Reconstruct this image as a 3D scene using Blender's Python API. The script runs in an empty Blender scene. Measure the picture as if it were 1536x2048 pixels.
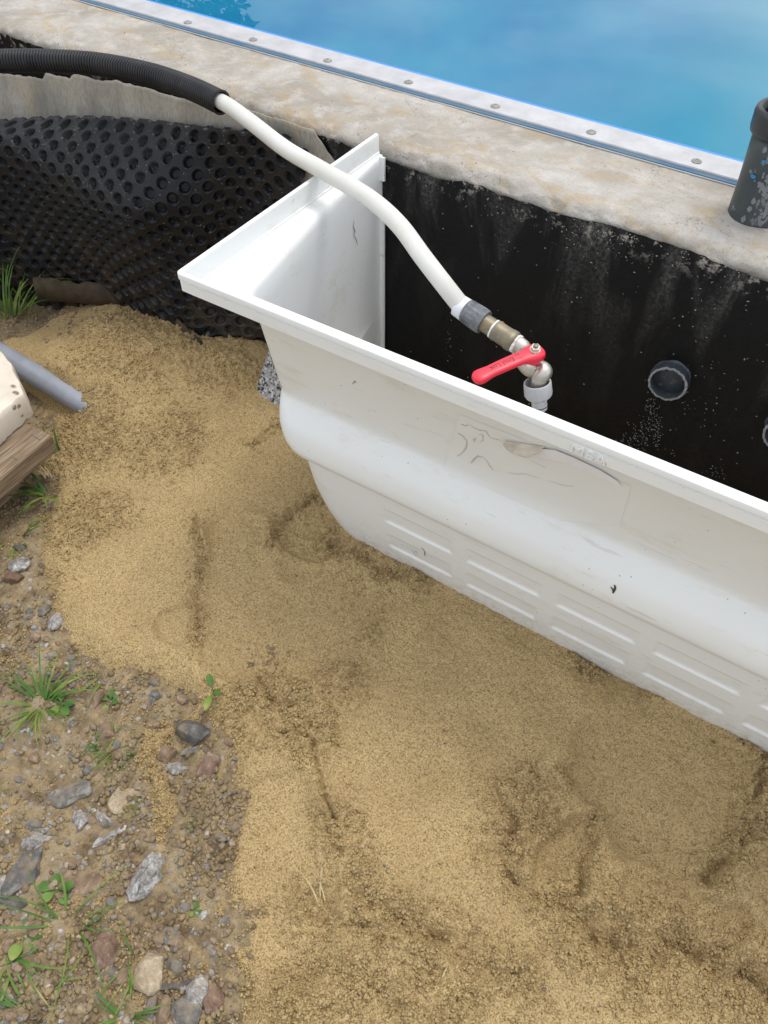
import bpy, bmesh, math, random
import numpy as np
from mathutils import Vector, Matrix
C = bpy.context
scene = C.scene
rad = math.radians
random.seed(7)
# ------------------------------------------------------------------ camera
CAMP = np.array([0.59111353, -0.91575092, 0.50367683])
YAW, PITCH, ROLL = rad(-31.58878), rad(50.38073), rad(1.23167)
FPX = 1547.38                                   # focal length in pixels of the 1536 x 2048 photograph
def cam_axes():
    cy, sy, cp, sp = math.cos(YAW), math.sin(YAW), math.cos(PITCH), math.sin(PITCH)
    f = np.array([sy*cp, cy*cp, -sp]); r = np.array([cy, -sy, 0.0]); u = np.cross(r, f)
    return math.cos(ROLL)*r + math.sin(ROLL)*u, -math.sin(ROLL)*r + math.cos(ROLL)*u, f
AR, AU, AF = cam_axes()
cam = bpy.data.cameras.new('camera'); camo = bpy.data.objects.new('camera', cam)
C.collection.objects.link(camo); scene.camera = camo
cam.sensor_fit = 'HORIZONTAL'; cam.sensor_width = 36.0; cam.lens = 36.0*FPX/1536.0
cam.clip_start = 0.01; cam.clip_end = 500
M = Matrix.Identity(4)
for i in range(3):
    M[i][0], M[i][1], M[i][2], M[i][3] = AR[i], AU[i], -AF[i], CAMP[i]
camo.matrix_world = M
def _ray(px, py): return AF + (px-768)/FPX*AR - (py-1024)/FPX*AU
def atz(px, py, z): d = _ray(px, py); return CAMP + (z-CAMP[2])/d[2]*d
def aty(px, py, y): d = _ray(px, py); return CAMP + (y-CAMP[1])/d[1]*d
# ------------------------------------------------------------------ world, sun, exposure
SUN_EL, SUN_AZ = rad(71), rad(14)               # azimuth measured from +y (behind the pool wall) towards +x
w = bpy.data.worlds.new("World"); scene.world = w; w.use_nodes = True
nt = w.node_tree; nt.nodes.clear()
out = nt.nodes.new('ShaderNodeOutputWorld'); bg = nt.nodes.new('ShaderNodeBackground')
sky = nt.nodes.new('ShaderNodeTexSky'); sky.sky_type = 'NISHITA'; sky.sun_disc = False
sky.sun_elevation = SUN_EL; sky.sun_rotation = SUN_AZ; sky.air_density = 1.0; sky.dust_density = 2.0
tc = nt.nodes.new('ShaderNodeTexCoord'); mp = nt.nodes.new('ShaderNodeMapping')
mp.inputs['Scale'].default_value = (1.0, 1.0, 2.6)
nz = nt.nodes.new('ShaderNodeTexNoise'); nz.inputs['Scale'].default_value = 2.3; nz.inputs['Detail'].default_value = 7
nz.inputs['Roughness'].default_value = 0.55; nz.inputs['Distortion'].default_value = 0.4
rp = nt.nodes.new('ShaderNodeValToRGB'); rp.color_ramp.elements[0].position = 0.42; rp.color_ramp.elements[1].position = 0.66
rp.color_ramp.elements[0].color = (.25, .25, .25, 1)
mx = nt.nodes.new('ShaderNodeMixRGB'); mx.inputs[2].default_value = (10.8, 10.8, 10.6, 1)
L = nt.links.new
L(tc.outputs['Generated'], mp.inputs[0]); L(mp.outputs[0], nz.inputs['Vector']); L(nz.outputs[0], rp.inputs[0])
L(rp.outputs[0], mx.inputs[0]); L(sky.outputs[0], mx.inputs[1])
sx = nt.nodes.new('ShaderNodeSeparateXYZ'); L(tc.outputs['Generated'], sx.inputs[0])
er = nt.nodes.new('ShaderNodeValToRGB'); er.color_ramp.elements[0].position = 0.02; er.color_ramp.elements[0].color = (.85, .85, .85, 1)   # sky dimmed towards the horizon, lifted overhead; added to favour light from above
er.color_ramp.elements[1].position = 0.85; er.color_ramp.elements[1].color = (1.25, 1.25, 1.25, 1); e_ = er.color_ramp.elements.new(.26); e_.color = (1., 1., 1., 1)
L(sx.outputs[2], er.inputs[0]); mm = nt.nodes.new('ShaderNodeMixRGB'); mm.blend_type = 'MULTIPLY'; mm.inputs[0].default_value = 1
L(mx.outputs[0], mm.inputs[1]); L(er.outputs[0], mm.inputs[2]); L(mm.outputs[0], bg.inputs[0])
bg.inputs[1].default_value = 0.118; L(bg.outputs[0], out.inputs[0])
sl = bpy.data.lights.new('sun', 'SUN'); sl.energy = 1.0; sl.angle = rad(16); sl.color = (1, .95, .87)
so = bpy.data.objects.new('sun', sl); C.collection.objects.link(so)
sd = Vector((math.sin(SUN_AZ)*math.cos(SUN_EL), math.cos(SUN_AZ)*math.cos(SUN_EL), math.sin(SUN_EL)))
so.rotation_euler = sd.to_track_quat('Z', 'Y').to_euler()
scene.view_settings.view_transform = 'Standard'; scene.view_settings.look = 'None'
scene.view_settings.exposure = 0.38; scene.view_settings.gamma = 1.0
scene.cycles.max_bounces = 8; scene.cycles.transparent_max_bounces = 8
scene.cycles.use_denoising = True
# ------------------------------------------------------------------ helpers
def meta(o, label=None, cat=None, group=None, kind=None):
    if label: o['label'] = label
    if cat: o['category'] = cat
    if group: o['group'] = group
    if kind: o['kind'] = kind
    return o
def empty(name, loc=(0, 0, 0), rot=(0, 0, 0), **k):
    o = bpy.data.objects.new(name, None); C.collection.objects.link(o)
    o.location = loc; o.rotation_euler = rot; o.empty_display_size = .02
    return meta(o, **k)
def link(name, me, mat=None, parent=None, smooth=True, **k):
    o = bpy.data.objects.new(name, me); C.collection.objects.link(o)
    if mat: me.materials.append(mat)
    if smooth and len(me.polygons): me.polygons.foreach_set('use_smooth', [True]*len(me.polygons))
    if parent: o.parent = parent
    return meta(o, **k)
class MB:
    """collects vertices and faces of ONE mesh"""
    def __init__(s): s.v = []; s.f = []
    def add(s, vs, fs):
        n = len(s.v); s.v += [tuple(map(float, q)) for q in vs]; s.f += [tuple(n+i for i in q) for q in fs]
    def build(s, name, mat=None, parent=None, smooth=True, sharp=None, **k):
        me = bpy.data.meshes.new(name); me.from_pydata(s.v, [], s.f); me.validate(); me.update()
        bm = bmesh.new(); bm.from_mesh(me); bmesh.ops.recalc_face_normals(bm, faces=bm.faces); bm.to_mesh(me); bm.free()
        o = link(name, me, mat, parent, smooth, **k)
        if smooth and sharp is not None:
            try: me.set_sharp_from_angle(angle=rad(sharp))
            except Exception: pass
        return o
    def box(s, c, h, R=None):
        R = R or Matrix.Identity(3); c = Vector(c)
        vs = [c + R @ Vector((sx*h[0], sy*h[1], sz*h[2])) for sx in (-1, 1) for sy in (-1, 1) for sz in (-1, 1)]
        s.add(vs, [(0, 1, 3, 2), (4, 6, 7, 5), (0, 4, 5, 1), (2, 3, 7, 6), (0, 2, 6, 4), (1, 5, 7, 3)])
    def rings(s, rings, cap0=True, cap1=True, closed=True):
        n = len(rings[0]); vs = [p for r in rings for p in r]; fs = []
        m = n if closed else n-1
        for i in range(len(rings)-1):
            for j in range(m): fs.append((i*n+j, i*n+(j+1) % n, (i+1)*n+(j+1) % n, (i+1)*n+j))
        if cap0: fs.append(tuple(range(n))[::-1])
        if cap1: fs.append(tuple((len(rings)-1)*n+j for j in range(n)))
        s.add(vs, fs)
def frame(d):
    d = Vector(d).normalized(); a = Vector((0, 0, 1)) if abs(d.z) < .9 else Vector((1, 0, 0))
    u = d.cross(a).normalized(); return u, d.cross(u).normalized(), d
def lathe(mb, P, d, prof, seg=40, mod=None, cap0=True, cap1=True, squash=None):
    """prof: list of (t, r) along axis d from P; mod(angle, t) scales the radius"""
    P = Vector(P); u, v, d = frame(d); R = []
    for t, r in prof:
        R.append([P + d*t + (u*math.cos(a) + v*math.sin(a))*r*(mod(a, t) if mod else 1) for a in [2*math.pi*k/seg for k in range(seg)]])
    mb.rings(R, cap0, cap1)
def catmull(pts, n):
    P = [np.array(p, float) for p in pts]; P = [2*P[0]-P[1]] + P + [2*P[-1]-P[-2]]; o = []
    for i in range(1, len(P)-2):
        for k in range(n):
            t = k/n; a, b, c, d = P[i-1:i+3]
            o.append(.5*((2*b)+(-a+c)*t+(2*a-5*b+4*c-d)*t*t+(-a+3*b-3*c+d)*t**3))
    o.append(P[-2]); return o
def resample(pts, step):
    P = np.array(pts); s = np.r_[0, np.cumsum(np.linalg.norm(np.diff(P, axis=0), axis=1))]
    t = np.arange(0, s[-1], step); return np.stack([np.interp(t, s, P[:, i]) for i in range(3)], 1), t
def tube(mb, pts, rf, seg=28, cap=True, sq=None):
    """tube along pts, rf(i) radius, parallel-transported"""
    P = [Vector(p) for p in pts]; T = [(P[min(i+1, len(P)-1)]-P[max(i-1, 0)]).normalized() for i in range(len(P))]
    u, v, _ = frame(T[0]); R = []
    for i, p in enumerate(P):
        u = (u - T[i]*u.dot(T[i])).normalized(); v = T[i].cross(u); r = rf(i) if callable(rf) else rf
        R.append([p + (u*math.cos(a)+v*math.sin(a))*r for a in [2*math.pi*k/seg for k in range(seg)]])
    mb.rings(R, cap, cap)
# numpy noise
def _h(ix, iy, seed):
    n = (ix.astype(np.int64)*374761393 + iy.astype(np.int64)*668265263 + seed*1442695041) & 0xffffffff
    n = ((n ^ (n >> 13))*1274126177) & 0xffffffff
    return ((n ^ (n >> 16)) & 0xffffff)/float(0xffffff)
def vnoise(x, y, seed=0):
    ix, iy = np.floor(x), np.floor(y); fx, fy = x-ix, y-iy; fx = fx*fx*(3-2*fx); fy = fy*fy*(3-2*fy)
    a, b, c, d = _h(ix, iy, seed), _h(ix+1, iy, seed), _h(ix, iy+1, seed), _h(ix+1, iy+1, seed)
    return (a*(1-fx)+b*fx)*(1-fy)+(c*(1-fx)+d*fx)*fy
def fbm(x, y, sc, oct=4, seed=0, gain=.5):
    o = 0; a = 1; t = 0
    for k in range(oct): o = o + a*(vnoise(x*sc*2**k+k*17.3, y*sc*2**k+k*9.1, seed+k)-.5); t += a; a *= gain
    return o/t*2
def clods(x, y, cell, seed):
    """height of random little domes (crumbs), one per cell, 0..1"""
    gx, gy = x/cell, y/cell; ix, iy = np.floor(gx), np.floor(gy); best = np.zeros_like(x)
    for dx in (-1, 0, 1):
        for dy in (-1, 0, 1):
            cx, cy = ix+dx, iy+dy
            px, py = cx+_h(cx, cy, seed), cy+_h(cx, cy, seed+5); r = .35+.5*_h(cx, cy, seed+9)
            d = ((gx-px)**2+(gy-py)**2)/(r*r)
            best = np.maximum(best, np.sqrt(np.clip(1-d, 0, 1))*(.35+.65*r))
    return best
def sdf(x, y, poly):
    """signed distance, positive inside"""
    d = np.full(x.shape, 1e9); ins = np.zeros(x.shape, bool); n = len(poly)
    for i in range(n):
        ax, ay = poly[i]; bx, by = poly[(i+1) % n]; ex, ey = bx-ax, by-ay
        t = np.clip(((x-ax)*ex+(y-ay)*ey)/(ex*ex+ey*ey+1e-12), 0, 1)
        d = np.minimum(d, np.hypot(x-ax-t*ex, y-ay-t*ey))
        c = ((ay > y) != (by > y)); xx = ax+(y-ay)*ex/(ey if abs(ey) > 1e-12 else 1e-12); ins ^= c & (x < xx)
    return np.where(ins, d, -d)
def ldist(x, y, line):
    """distance to polyline and the side (sign)"""
    d = np.full(x.shape, 1e9); sg = np.zeros(x.shape)
    for (ax, ay), (bx, by) in zip(line[:-1], line[1:]):
        ex, ey = bx-ax, by-ay; t = np.clip(((x-ax)*ex+(y-ay)*ey)/(ex*ex+ey*ey+1e-12), 0, 1)
        q = np.hypot(x-ax-t*ex, y-ay-t*ey); s = np.sign(ex*(y-ay)-ey*(x-ax)); m = q < d
        d = np.where(m, q, d); sg = np.where(m, s, sg)
    return d, sg
def sstep(a, b, v): t = np.clip((v-a)/(b-a), 0, 1); return t*t*(3-2*t)
def gridmesh(name, X, Y, Z, keep=None):
    ny, nx = X.shape; me = bpy.data.meshes.new(name)
    co = np.stack([X, Y, Z], -1).reshape(-1, 3).astype(np.float32)
    i = np.arange((ny-1)*(nx-1)); r, c = i//(nx-1), i % (nx-1); a = r*nx+c
    q = np.stack([a, a+1, a+nx+1, a+nx], 1)
    if keep is not None: q = q[keep.reshape(-1)]
    me.vertices.add(len(co)); me.vertices.foreach_set('co', co.ravel())
    me.loops.add(q.size); me.loops.foreach_set('vertex_index', q.ravel().astype(np.int32))
    me.polygons.add(len(q)); me.polygons.foreach_set('loop_start', np.arange(0, q.size, 4, dtype=np.int32))
    me.polygons.foreach_set('loop_total', np.full(len(q), 4, dtype=np.int32)); me.update(calc_edges=True); me.validate()
    return me
def spaced(lo, a, b, hi, fine, coarse0=.02, grow=1.35):
    c = list(np.arange(a, b+fine/2, fine)); s = coarse0; v = c[-1]
    while v < hi: v = min(v+s, hi); c.append(v); s *= grow
    s = coarse0; v = a; pre = []
    while v > lo: v = max(v-s, lo); pre.append(v); s *= grow
    return np.array(pre[::-1]+c)
# ------------------------------------------------------------------ materials
class NM:
    def __init__(s, name, rough=.6, metal=0, spec=.5):
        s.m = bpy.data.materials.new(name); s.m.use_nodes = True; s.n = s.m.node_tree.nodes; s.l = s.m.node_tree.links
        s.b = s.n['Principled BSDF']; s.set('Roughness', rough); s.set('Metallic', metal); s.set('Specular IOR Level', spec)
        s.tc = s.n.new('ShaderNodeTexCoord').outputs['Object']
    def set(s, k, v):
        if hasattr(v, 'links'): s.l.new(v, s.b.inputs[k])
        else: s.b.inputs[k].default_value = (*v, 1) if isinstance(v, tuple) and len(v) == 3 and k != 'Normal' else v
    def map(s, sc=(1, 1, 1), rot=(0, 0, 0), loc=(0, 0, 0)):
        m = s.n.new('ShaderNodeMapping'); m.inputs['Scale'].default_value = sc; m.inputs['Rotation'].default_value = rot
        m.inputs['Location'].default_value = loc; s.l.new(s.tc, m.inputs[0]); return m.outputs[0]
    def noise(s, sc, det=4, r=.5, vec=None, dist=0, col=False):
        n = s.n.new('ShaderNodeTexNoise'); n.inputs['Scale'].default_value = sc; n.inputs['Detail'].default_value = det
        n.inputs['Roughness'].default_value = r; n.inputs['Distortion'].default_value = dist
        s.l.new(vec or s.tc, n.inputs['Vector']); return n.outputs['Color' if col else 0]
    def voro(s, sc, feat='F1', out='Distance', vec=None, rnd=1):
        n = s.n.new('ShaderNodeTexVoronoi'); n.feature = feat; n.inputs['Scale'].default_value = sc
        n.inputs['Randomness'].default_value = rnd; s.l.new(vec or s.tc, n.inputs['Vector']); return n.outputs[out]
    def ramp(s, v, *st, interp='LINEAR'):
        n = s.n.new('ShaderNodeValToRGB'); e = n.color_ramp.elements; n.color_ramp.interpolation = interp
        while len(e) < len(st): e.new(.5)
        for k, (p, c) in enumerate(st):
            e[k].position = p; e[k].color = (c, c, c, 1) if not isinstance(c, tuple) else (*c, 1)
        s.l.new(v, n.inputs[0]); return n.outputs[0]
    def mix(s, f, a, b, mode='MIX'):
        n = s.n.new('ShaderNodeMixRGB'); n.blend_type = mode
        for k, v in ((0, f), (1, a), (2, b)):
            if hasattr(v, 'links'): s.l.new(v, n.inputs[k])
            else: n.inputs[k].default_value = (*v, 1) if isinstance(v, tuple) else v
        return n.outputs[0]
    def math(s, op, a, b=0.0, clamp=False):
        n = s.n.new('ShaderNodeMath'); n.operation = op; n.use_clamp = clamp
        for k, v in ((0, a), (1, b)):
            if hasattr(v, 'links'): s.l.new(v, n.inputs[k])
            else: n.inputs[k].default_value = v
        return n.outputs[0]
    def sep(s, ax, vec=None):
        n = s.n.new('ShaderNodeSeparateXYZ'); s.l.new(vec or s.tc, n.inputs[0]); return n.outputs[ax]
    def attr(s, name):
        n = s.n.new('ShaderNodeAttribute'); n.attribute_name = name; return n.outputs['Fac']
    def bump(s, h, st=.3, dist=.001, prev=None):
        n = s.n.new('ShaderNodeBump'); n.inputs['Strength'].default_value = st; n.inputs['Distance'].default_value = dist
        s.l.new(h, n.inputs['Height'])
        if prev: s.l.new(prev, n.inputs['Normal'])
        return n.outputs[0]

def m_sand():
    s = NM('sand', .95, spec=.15)
    g = s.noise(480, 3, .75); big = s.noise(14, 4, .6); mid = s.noise(160, 3, .6)
    col = s.ramp(g, (.37, (.17, .112, .048)), (.46, (.43, .305, .138)), (.63, (.66, .505, .265)))
    col = s.mix(s.ramp(big, (.35, 0.), (.7, .35)), col, (.33, .225, .105))
    col = s.mix(s.ramp(mid, (.42, .0), (.72, .45)), col, (.56, .415, .22))
    col = s.mix(s.ramp(s.noise(330, 2, .6, vec=s.map(loc=(2, 2, 2))), (.30, .75), (.40, 0.)), col, (.17, .115, .055))
    v = s.voro(420, out='Color'); vd = s.voro(420)
    dot = s.math('MULTIPLY', s.ramp(vd, (.25, 1.), (.32, 0.)), s.ramp(v, (.78, 0.), (.81, .8)))
    col = s.mix(dot, col, (.10, .09, .085))
    v2 = s.voro(260, out='Color', vec=s.map(loc=(3, 1, 2))); vd2 = s.voro(260, vec=s.map(loc=(3, 1, 2)))
    dot2 = s.math('MULTIPLY', s.ramp(vd2, (.18, 1.), (.24, 0.)), s.ramp(v2, (.92, 0.), (.94, .8)))
    col = s.mix(dot2, col, (.66, .6, .48))
    s.set('Base Color', col)
    b = s.bump(g, 1., .0022); b = s.bump(s.noise(230, 3, .7), .7, .0025, b)
    s.set('Normal', b); return s.m
def m_soil():
    s = NM('soil', .95, spec=.2)
    a = s.noise(26, 6, .65); g = s.noise(500, 3, .7); c = s.voro(110, out='Color'); cd = s.voro(110)
    col = s.ramp(a, (.3, (.115, .078, .042)), (.45, (.245, .185, .108)), (.58, (.35, .27, .16)), (.72, (.36, .31, .215)))
    peb = s.math('MULTIPLY', s.ramp(cd, (.32, 1.), (.42, 0.)), s.ramp(c, (.5, 0.), (.55, .8)))
    col = s.mix(peb, col, s.ramp(c, (.5, (.16, .12, .09)), (.65, (.42, .38, .34)), (.8, (.24, .24, .25)), (.95, (.62, .58, .52))))
    col = s.mix(s.ramp(s.noise(60, 3, .6, vec=s.map(loc=(5, 5, 0))), (.52, 0.), (.64, .65)), col, (.42, .31, .15))
    col = s.mix(s.ramp(s.noise(18, 5, .65, vec=s.map(loc=(1, 9, 0))), (.60, 0.), (.7, .6)), col, (.09, .12, .02))
    col = s.mix(s.ramp(g, (.4, .35), (.6, 0.)), col, (.09, .06, .04))
    s.set('Base Color', col)
    b = s.bump(g, .8, .0015); b = s.bump(s.ramp(cd, (0., 1.), (.45, 0.)), .6, .003, b)
    s.set('Normal', b); return s.m
def m_concrete():
    s = NM('weathered_concrete', .85, spec=.3)
    a = s.noise(9, 6, .6, dist=.5); b_ = s.noise(13, 5, .65, vec=s.map((1, 1.6, 1), loc=(2, 4, 0)), dist=.8); f = s.noise(240, 4, .7)
    col = s.ramp(a, (.3, (.27, .245, .205)), (.5, (.37, .34, .295)), (.68, (.48, .455, .415)))
    col = s.mix(s.ramp(b_, (.50, 0.), (.66, .65)), col, (.40, .29, .155))
    col = s.mix(s.ramp(s.noise(30, 4, .6, vec=s.map(loc=(7, 1, 3))), (.5, 0.), (.7, .6)), col, (.55, .53, .50))
    col = s.mix(s.ramp(f, (.34, .5), (.5, 0.)), col, (.30, .27, .23))
    cr = s.ramp(s.voro(13, 'DISTANCE_TO_EDGE', vec=s.mix(.12, s.tc, s.noise(18, 4, .6, col=True))), (0., 1.), (.012, 0.))
    cr = s.math('MULTIPLY', cr, s.ramp(s.noise(6, 2), (.5, 0.), (.6, .7)))
    col = s.mix(cr, col, (.14, .12, .10))
    pit = s.math('MULTIPLY', s.ramp(s.voro(120), (.12, 1.), (.2, 0.)), s.ramp(s.voro(120, out='Color'), (.85, 0.), (.88, .8)))
    col = s.mix(pit, col, (.13, .11, .09))
    s.set('Base Color', col)
    n = s.bump(f, .5, .0015); n = s.bump(s.noise(45, 5, .65), .7, .006, n); n = s.bump(cr, -.6, .001, n)
    s.set('Normal', n); return s.m
def m_bitumen():
    s = NM('black_bitumen', .5, spec=.22)
    z = s.sep(2)
    st = s.noise(16, 5, .65, vec=s.map((1, 1, .28)), dist=.6)
    near = s.ramp(s.math('ADD', z, .5), (.30, 0.), (.49, 1.))          # scuffed where the coat thins out at the wall top
    f = s.noise(190, 4, .75)
    patch = s.math('MULTIPLY', s.ramp(st, (.50, 0.), (.70, 1.)), s.ramp(f, (.42, .15), (.62, 1.)))
    fac = s.math('MULTIPLY', patch, s.math('ADD', s.math('MULTIPLY', near, .27), .05))
    col = s.mix(fac, (.0045, .0045, .005), (.34, .33, .31))
    vd = s.voro(170); vc = s.voro(170, out='Color')
    dens = s.ramp(s.noise(11, 3, .6), (.42, 1.0), (.70, .93))
    sel = s.math('GREATER_THAN', s.sep(0, vc), dens)
    dot = s.math('MULTIPLY', s.ramp(vd, (.12, 1.), (.22, 0.)), s.math('MULTIPLY', sel, .65))
    col = s.mix(dot, col, (.55, .52, .45))
    brk = s.math('MULTIPLY', s.ramp(s.math('ADD', z, .5), (.455, 0.), (.485, 1.)), s.ramp(s.noise(60, 4, .7), (.55, 0.), (.62, .8)))
    col = s.mix(brk, col, (.42, .39, .34))
    s.set('Base Color', col); s.set('Roughness', s.ramp(f, (.3, .38), (.7, .7)))
    n = s.bump(f, .35, .001); n = s.bump(s.noise(35, 4, .6), .5, .004, n); s.set('Normal', n); return s.m
def m_plastic_shaft():
    s = NM('shaft_plastic', .33, spec=.45)
    a = s.noise(5, 4, .6); f = s.noise(130, 3, .7)
    col = s.mix(s.ramp(a, (.35, 0.), (.7, .5)), (.82, .835, .825), (.765, .78, .76))
    col = s.mix(s.ramp(s.noise(28, 5, .7, vec=s.map((.5, 1, 2.2))), (.60, 0.), (.78, .35)), col, (.58, .50, .37))
    vd = s.voro(85); vc = s.voro(85, out='Color')
    dot = s.math('MULTIPLY', s.ramp(vd, (.05, 1.), (.09, 0.)), s.math('MULTIPLY', s.math('GREATER_THAN', s.sep(0, vc), .74), .75))
    col = s.mix(dot, col, (.2, .17, .13))
    low = s.math('MULTIPLY', s.ramp(s.math('ADD', s.sep(2), .6), (.10, 1.), (.20, 0.)), s.ramp(s.noise(90, 5, .75), (.45, 0.), (.62, .7)))
    col = s.mix(low, col, (.42, .33, .19))
    ft = s.noise(9, 6, .75, vec=s.map((.6, 1, 1.6), loc=(4, 4, 4))); col = s.mix(s.ramp(ft, (.56, 0.), (.66, .30)), col, (.60, .55, .45))
    scr = s.ramp(s.noise(60, 3, .6, vec=s.map((.15, 1, 1.5), rot=(0, .5, 0))), (.68, 0.), (.71, .4)); col = s.mix(scr, col, (.5, .48, .44))
    s.set('Base Color', col); s.set('Roughness', s.ramp(f, (.3, .30), (.7, .44)))
    s.set('Normal', s.bump(s.noise(14, 3), .08, .004)); return s.m
def simple(name, c, rough=.5, metal=0, spec=.5, var=.25, vs=40, c2=None, bump=.15, bs=200, bd=.0006, dirt=None, dth=(.55, .75)):
    s = NM(name, rough, metal, spec); c2 = c2 or tuple(x*(1-var) for x in c)
    col = s.mix(s.ramp(s.noise(vs, 4, .6), (.35, 0.), (.7, 1.)), c, c2)
    if dirt: col = s.mix(s.ramp(s.noise(vs*2.3, 5, .7, vec=s.map(loc=(4, 2, 1))), (dth[0], 0.), (dth[1], .8)), col, dirt)
    s.set('Base Color', col)
    if bump: s.set('Normal', s.bump(s.noise(bs, 4, .65), bump, bd))
    return s.m
def m_membrane():
    s = NM('dimpled_membrane', .38, spec=.33)
    f = s.noise(120, 4, .7); z = s.sep(2)
    col = s.mix(s.ramp(s.noise(14, 4), (.4, 0.), (.7, 1.)), (.005, .006, .009), (.010, .010, .010))
    dirt = s.math('MULTIPLY', s.ramp(s.math('ADD', z, .5), (.06, 1.), (.30, .0)), s.ramp(s.noise(25, 5, .7), (.45, 0.), (.7, 1.)))
    col = s.mix(dirt, col, (.085, .06, .035))
    vd = s.voro(230); vc = s.voro(230, out='Color')
    dot = s.math('MULTIPLY', s.ramp(vd, (.14, 1.), (.24, 0.)), s.math('MULTIPLY', s.math('GREATER_THAN', s.sep(0, vc), .88), .6))
    col = s.mix(dot, col, (.33, .30, .24))
    s.set('Base Color', col); s.set('Roughness', s.ramp(f, (.3, .3), (.7, .6))); s.set('Normal', s.bump(f, .12, .001)); return s.m
def m_water():
    s = NM('pool_water'); n = s.n; o = n['Material Output']; n.remove(s.b)
    fr = n.new('ShaderNodeFresnel'); fr.inputs[0].default_value = 1.333
    tr = n.new('ShaderNodeBsdfTransparent'); tr.inputs[0].default_value = (.78, .96, .99, 1)
    gl = n.new('ShaderNodeBsdfGlossy'); gl.inputs['Roughness'].default_value = .0
    mxs = n.new('ShaderNodeMixShader')
    b = s.bump(s.noise(2.2, 2, .5, vec=s.map((1, 1.6, 1))), .035, .03)
    for q in (fr, gl): s.l.new(b, q.inputs['Normal'])
    s.l.new(fr.outputs[0], mxs.inputs[0]); s.l.new(tr.outputs[0], mxs.inputs[1]); s.l.new(gl.outputs[0], mxs.inputs[2])
    s.l.new(mxs.outputs[0], o.inputs[0]); return s.m
def m_rock(name, c1, c2, c3, sc=60, rough=.8):
    s = NM(name, rough, spec=.3)
    a = s.noise(sc, 5, .7, dist=.5); b = s.noise(sc*4, 3, .7)
    col = s.ramp(a, (.35, c1), (.52, c2), (.66, c3)); col = s.mix(s.ramp(b, (.4, .3), (.6, 0.)), col, tuple(x*.35 for x in c1))
    col = s.mix(s.ramp(s.noise(38, 4, .65, vec=s.map(loc=(3, 7, 1))), (.46, 0.), (.66, .75)), col, (.27, .20, .125))
    s.set('Base Color', col); s.set('Normal', s.bump(a, .8, .005)); return s.m
def m_granite():
    s = NM('speckled_granite', .6, spec=.4); v = s.voro(270, out='Color'); v2 = s.voro(150, out='Color')
    a = s.ramp(s.sep(0, v), (.25, (.025, .025, .028)), (.3, (.20, .195, .195)), (.6, (.30, .29, .29)), (.85, (.50, .49, .48)), interp='CONSTANT')
    s.set('Base Color', s.mix(s.ramp(s.sep(1, v2), (.75, 0.), (.8, .55), interp='CONSTANT'), a, (.45, .42, .41))); return s.m
def m_wood():
    s = NM('old_wood', .85, spec=.2); vec = s.map((1, 14, 14))
    a = s.noise(14, 6, .65, vec=vec, dist=.6)
    s.set('Base Color', s.ramp(a, (.3, (.10, .07, .045)), (.5, (.24, .175, .115)), (.7, (.38, .30, .21)))); s.set('Normal', s.bump(a, .6, .003)); return s.m
def m_travertine():
    s = NM('travertine', .8, spec=.3); a = s.noise(16, 4, .6)
    pit = s.math('MULTIPLY', s.ramp(s.voro(60, vec=s.map((.6, 1, 1))), (.20, 1.), (.30, 0.)), s.ramp(s.noise(30, 3), (.46, 0.), (.52, 1.)))
    col = s.ramp(a, (.35, (.60, .53, .43)), (.65, (.74, .68, .58)))
    s.set('Base Color', s.mix(pit, col, (.22, .16, .10)))
    n = s.bump(pit, -.9, .004); s.set('Normal', s.bump(s.noise(120, 4, .7), .3, .002, n)); return s.m
def m_fabric():
    s = NM('fleece', .95, spec=.1); a = s.noise(10, 5, .6, vec=s.map((1, 1, .3))); f = s.noise(320, 4, .7, vec=s.map((1, 1, .3)))
    col = s.ramp(a, (.3, (.26, .245, .22)), (.5, (.42, .39, .33)), (.72, (.52, .50, .46)))
    col = s.mix(s.ramp(s.noise(17, 4, .6, vec=s.map((1, 1, .4), loc=(2, 2, 2))), (.55, 0.), (.75, .6)), col, (.46, .35, .20))
    col = s.mix(s.ramp(f, (.35, .4), (.55, 0.)), col, (.18, .16, .14))
    s.set('Base Color', col); n = s.bump(f, .4, .001); s.set('Normal', s.bump(s.noise(30, 4, .6, vec=s.map((1.5, 1, .5))), .5, .006, n)); return s.m
def m_grass():
    s = NM('grass_blade', .5, spec=.35); a = s.noise(22, 3)
    s.set('Base Color', s.ramp(a, (.32, (.03, .085, .012)), (.5, (.08, .17, .022)), (.64, (.17, .24, .04)), (.75, (.36, .33, .13))))
    s.set('Subsurface Weight', .0); return s.m
def m_liner():
    s = NM('pool_liner_vinyl', .5, spec=.4); x = s.sep(0)
    t = s.math('MULTIPLY', s.ramp(s.math('ADD', s.math('MULTIPLY', x, .12), .5), (.40, 0.), (.62, 1.)), 1.0)
    col = s.mix(t, (.003, .22, .42), (.015, .34, .38))
    s.set('Base Color', s.mix(s.ramp(s.noise(1.6, 3), (.35, 0.), (.7, .5)), col, (.04, .36, .50))); return s.m
MT = dict(sand=m_sand(), soil=m_soil(), conc=m_concrete(), bit=m_bitumen(), shaft=m_plastic_shaft(), memb=m_membrane(), water=m_water(),
          granite=m_granite(), wood=m_wood(), trav=m_travertine(), fab=m_fabric(), grass=m_grass(), liner=m_liner())
MT['alu'] = simple('weathered_aluminium', (.52, .52, .53), .55, .25, .5, .2, 30, bump=.1, dirt=(.56, .50, .40), dth=(.58, .8))
MT['steel'] = simple('screw_steel', (.33, .32, .30), .6, .4, .5, .3, 80)
MT['gasket'] = simple('rail_edge_strip', (.035, .12, .24), .6, vs=20, c2=(.10, .17, .22))
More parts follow.
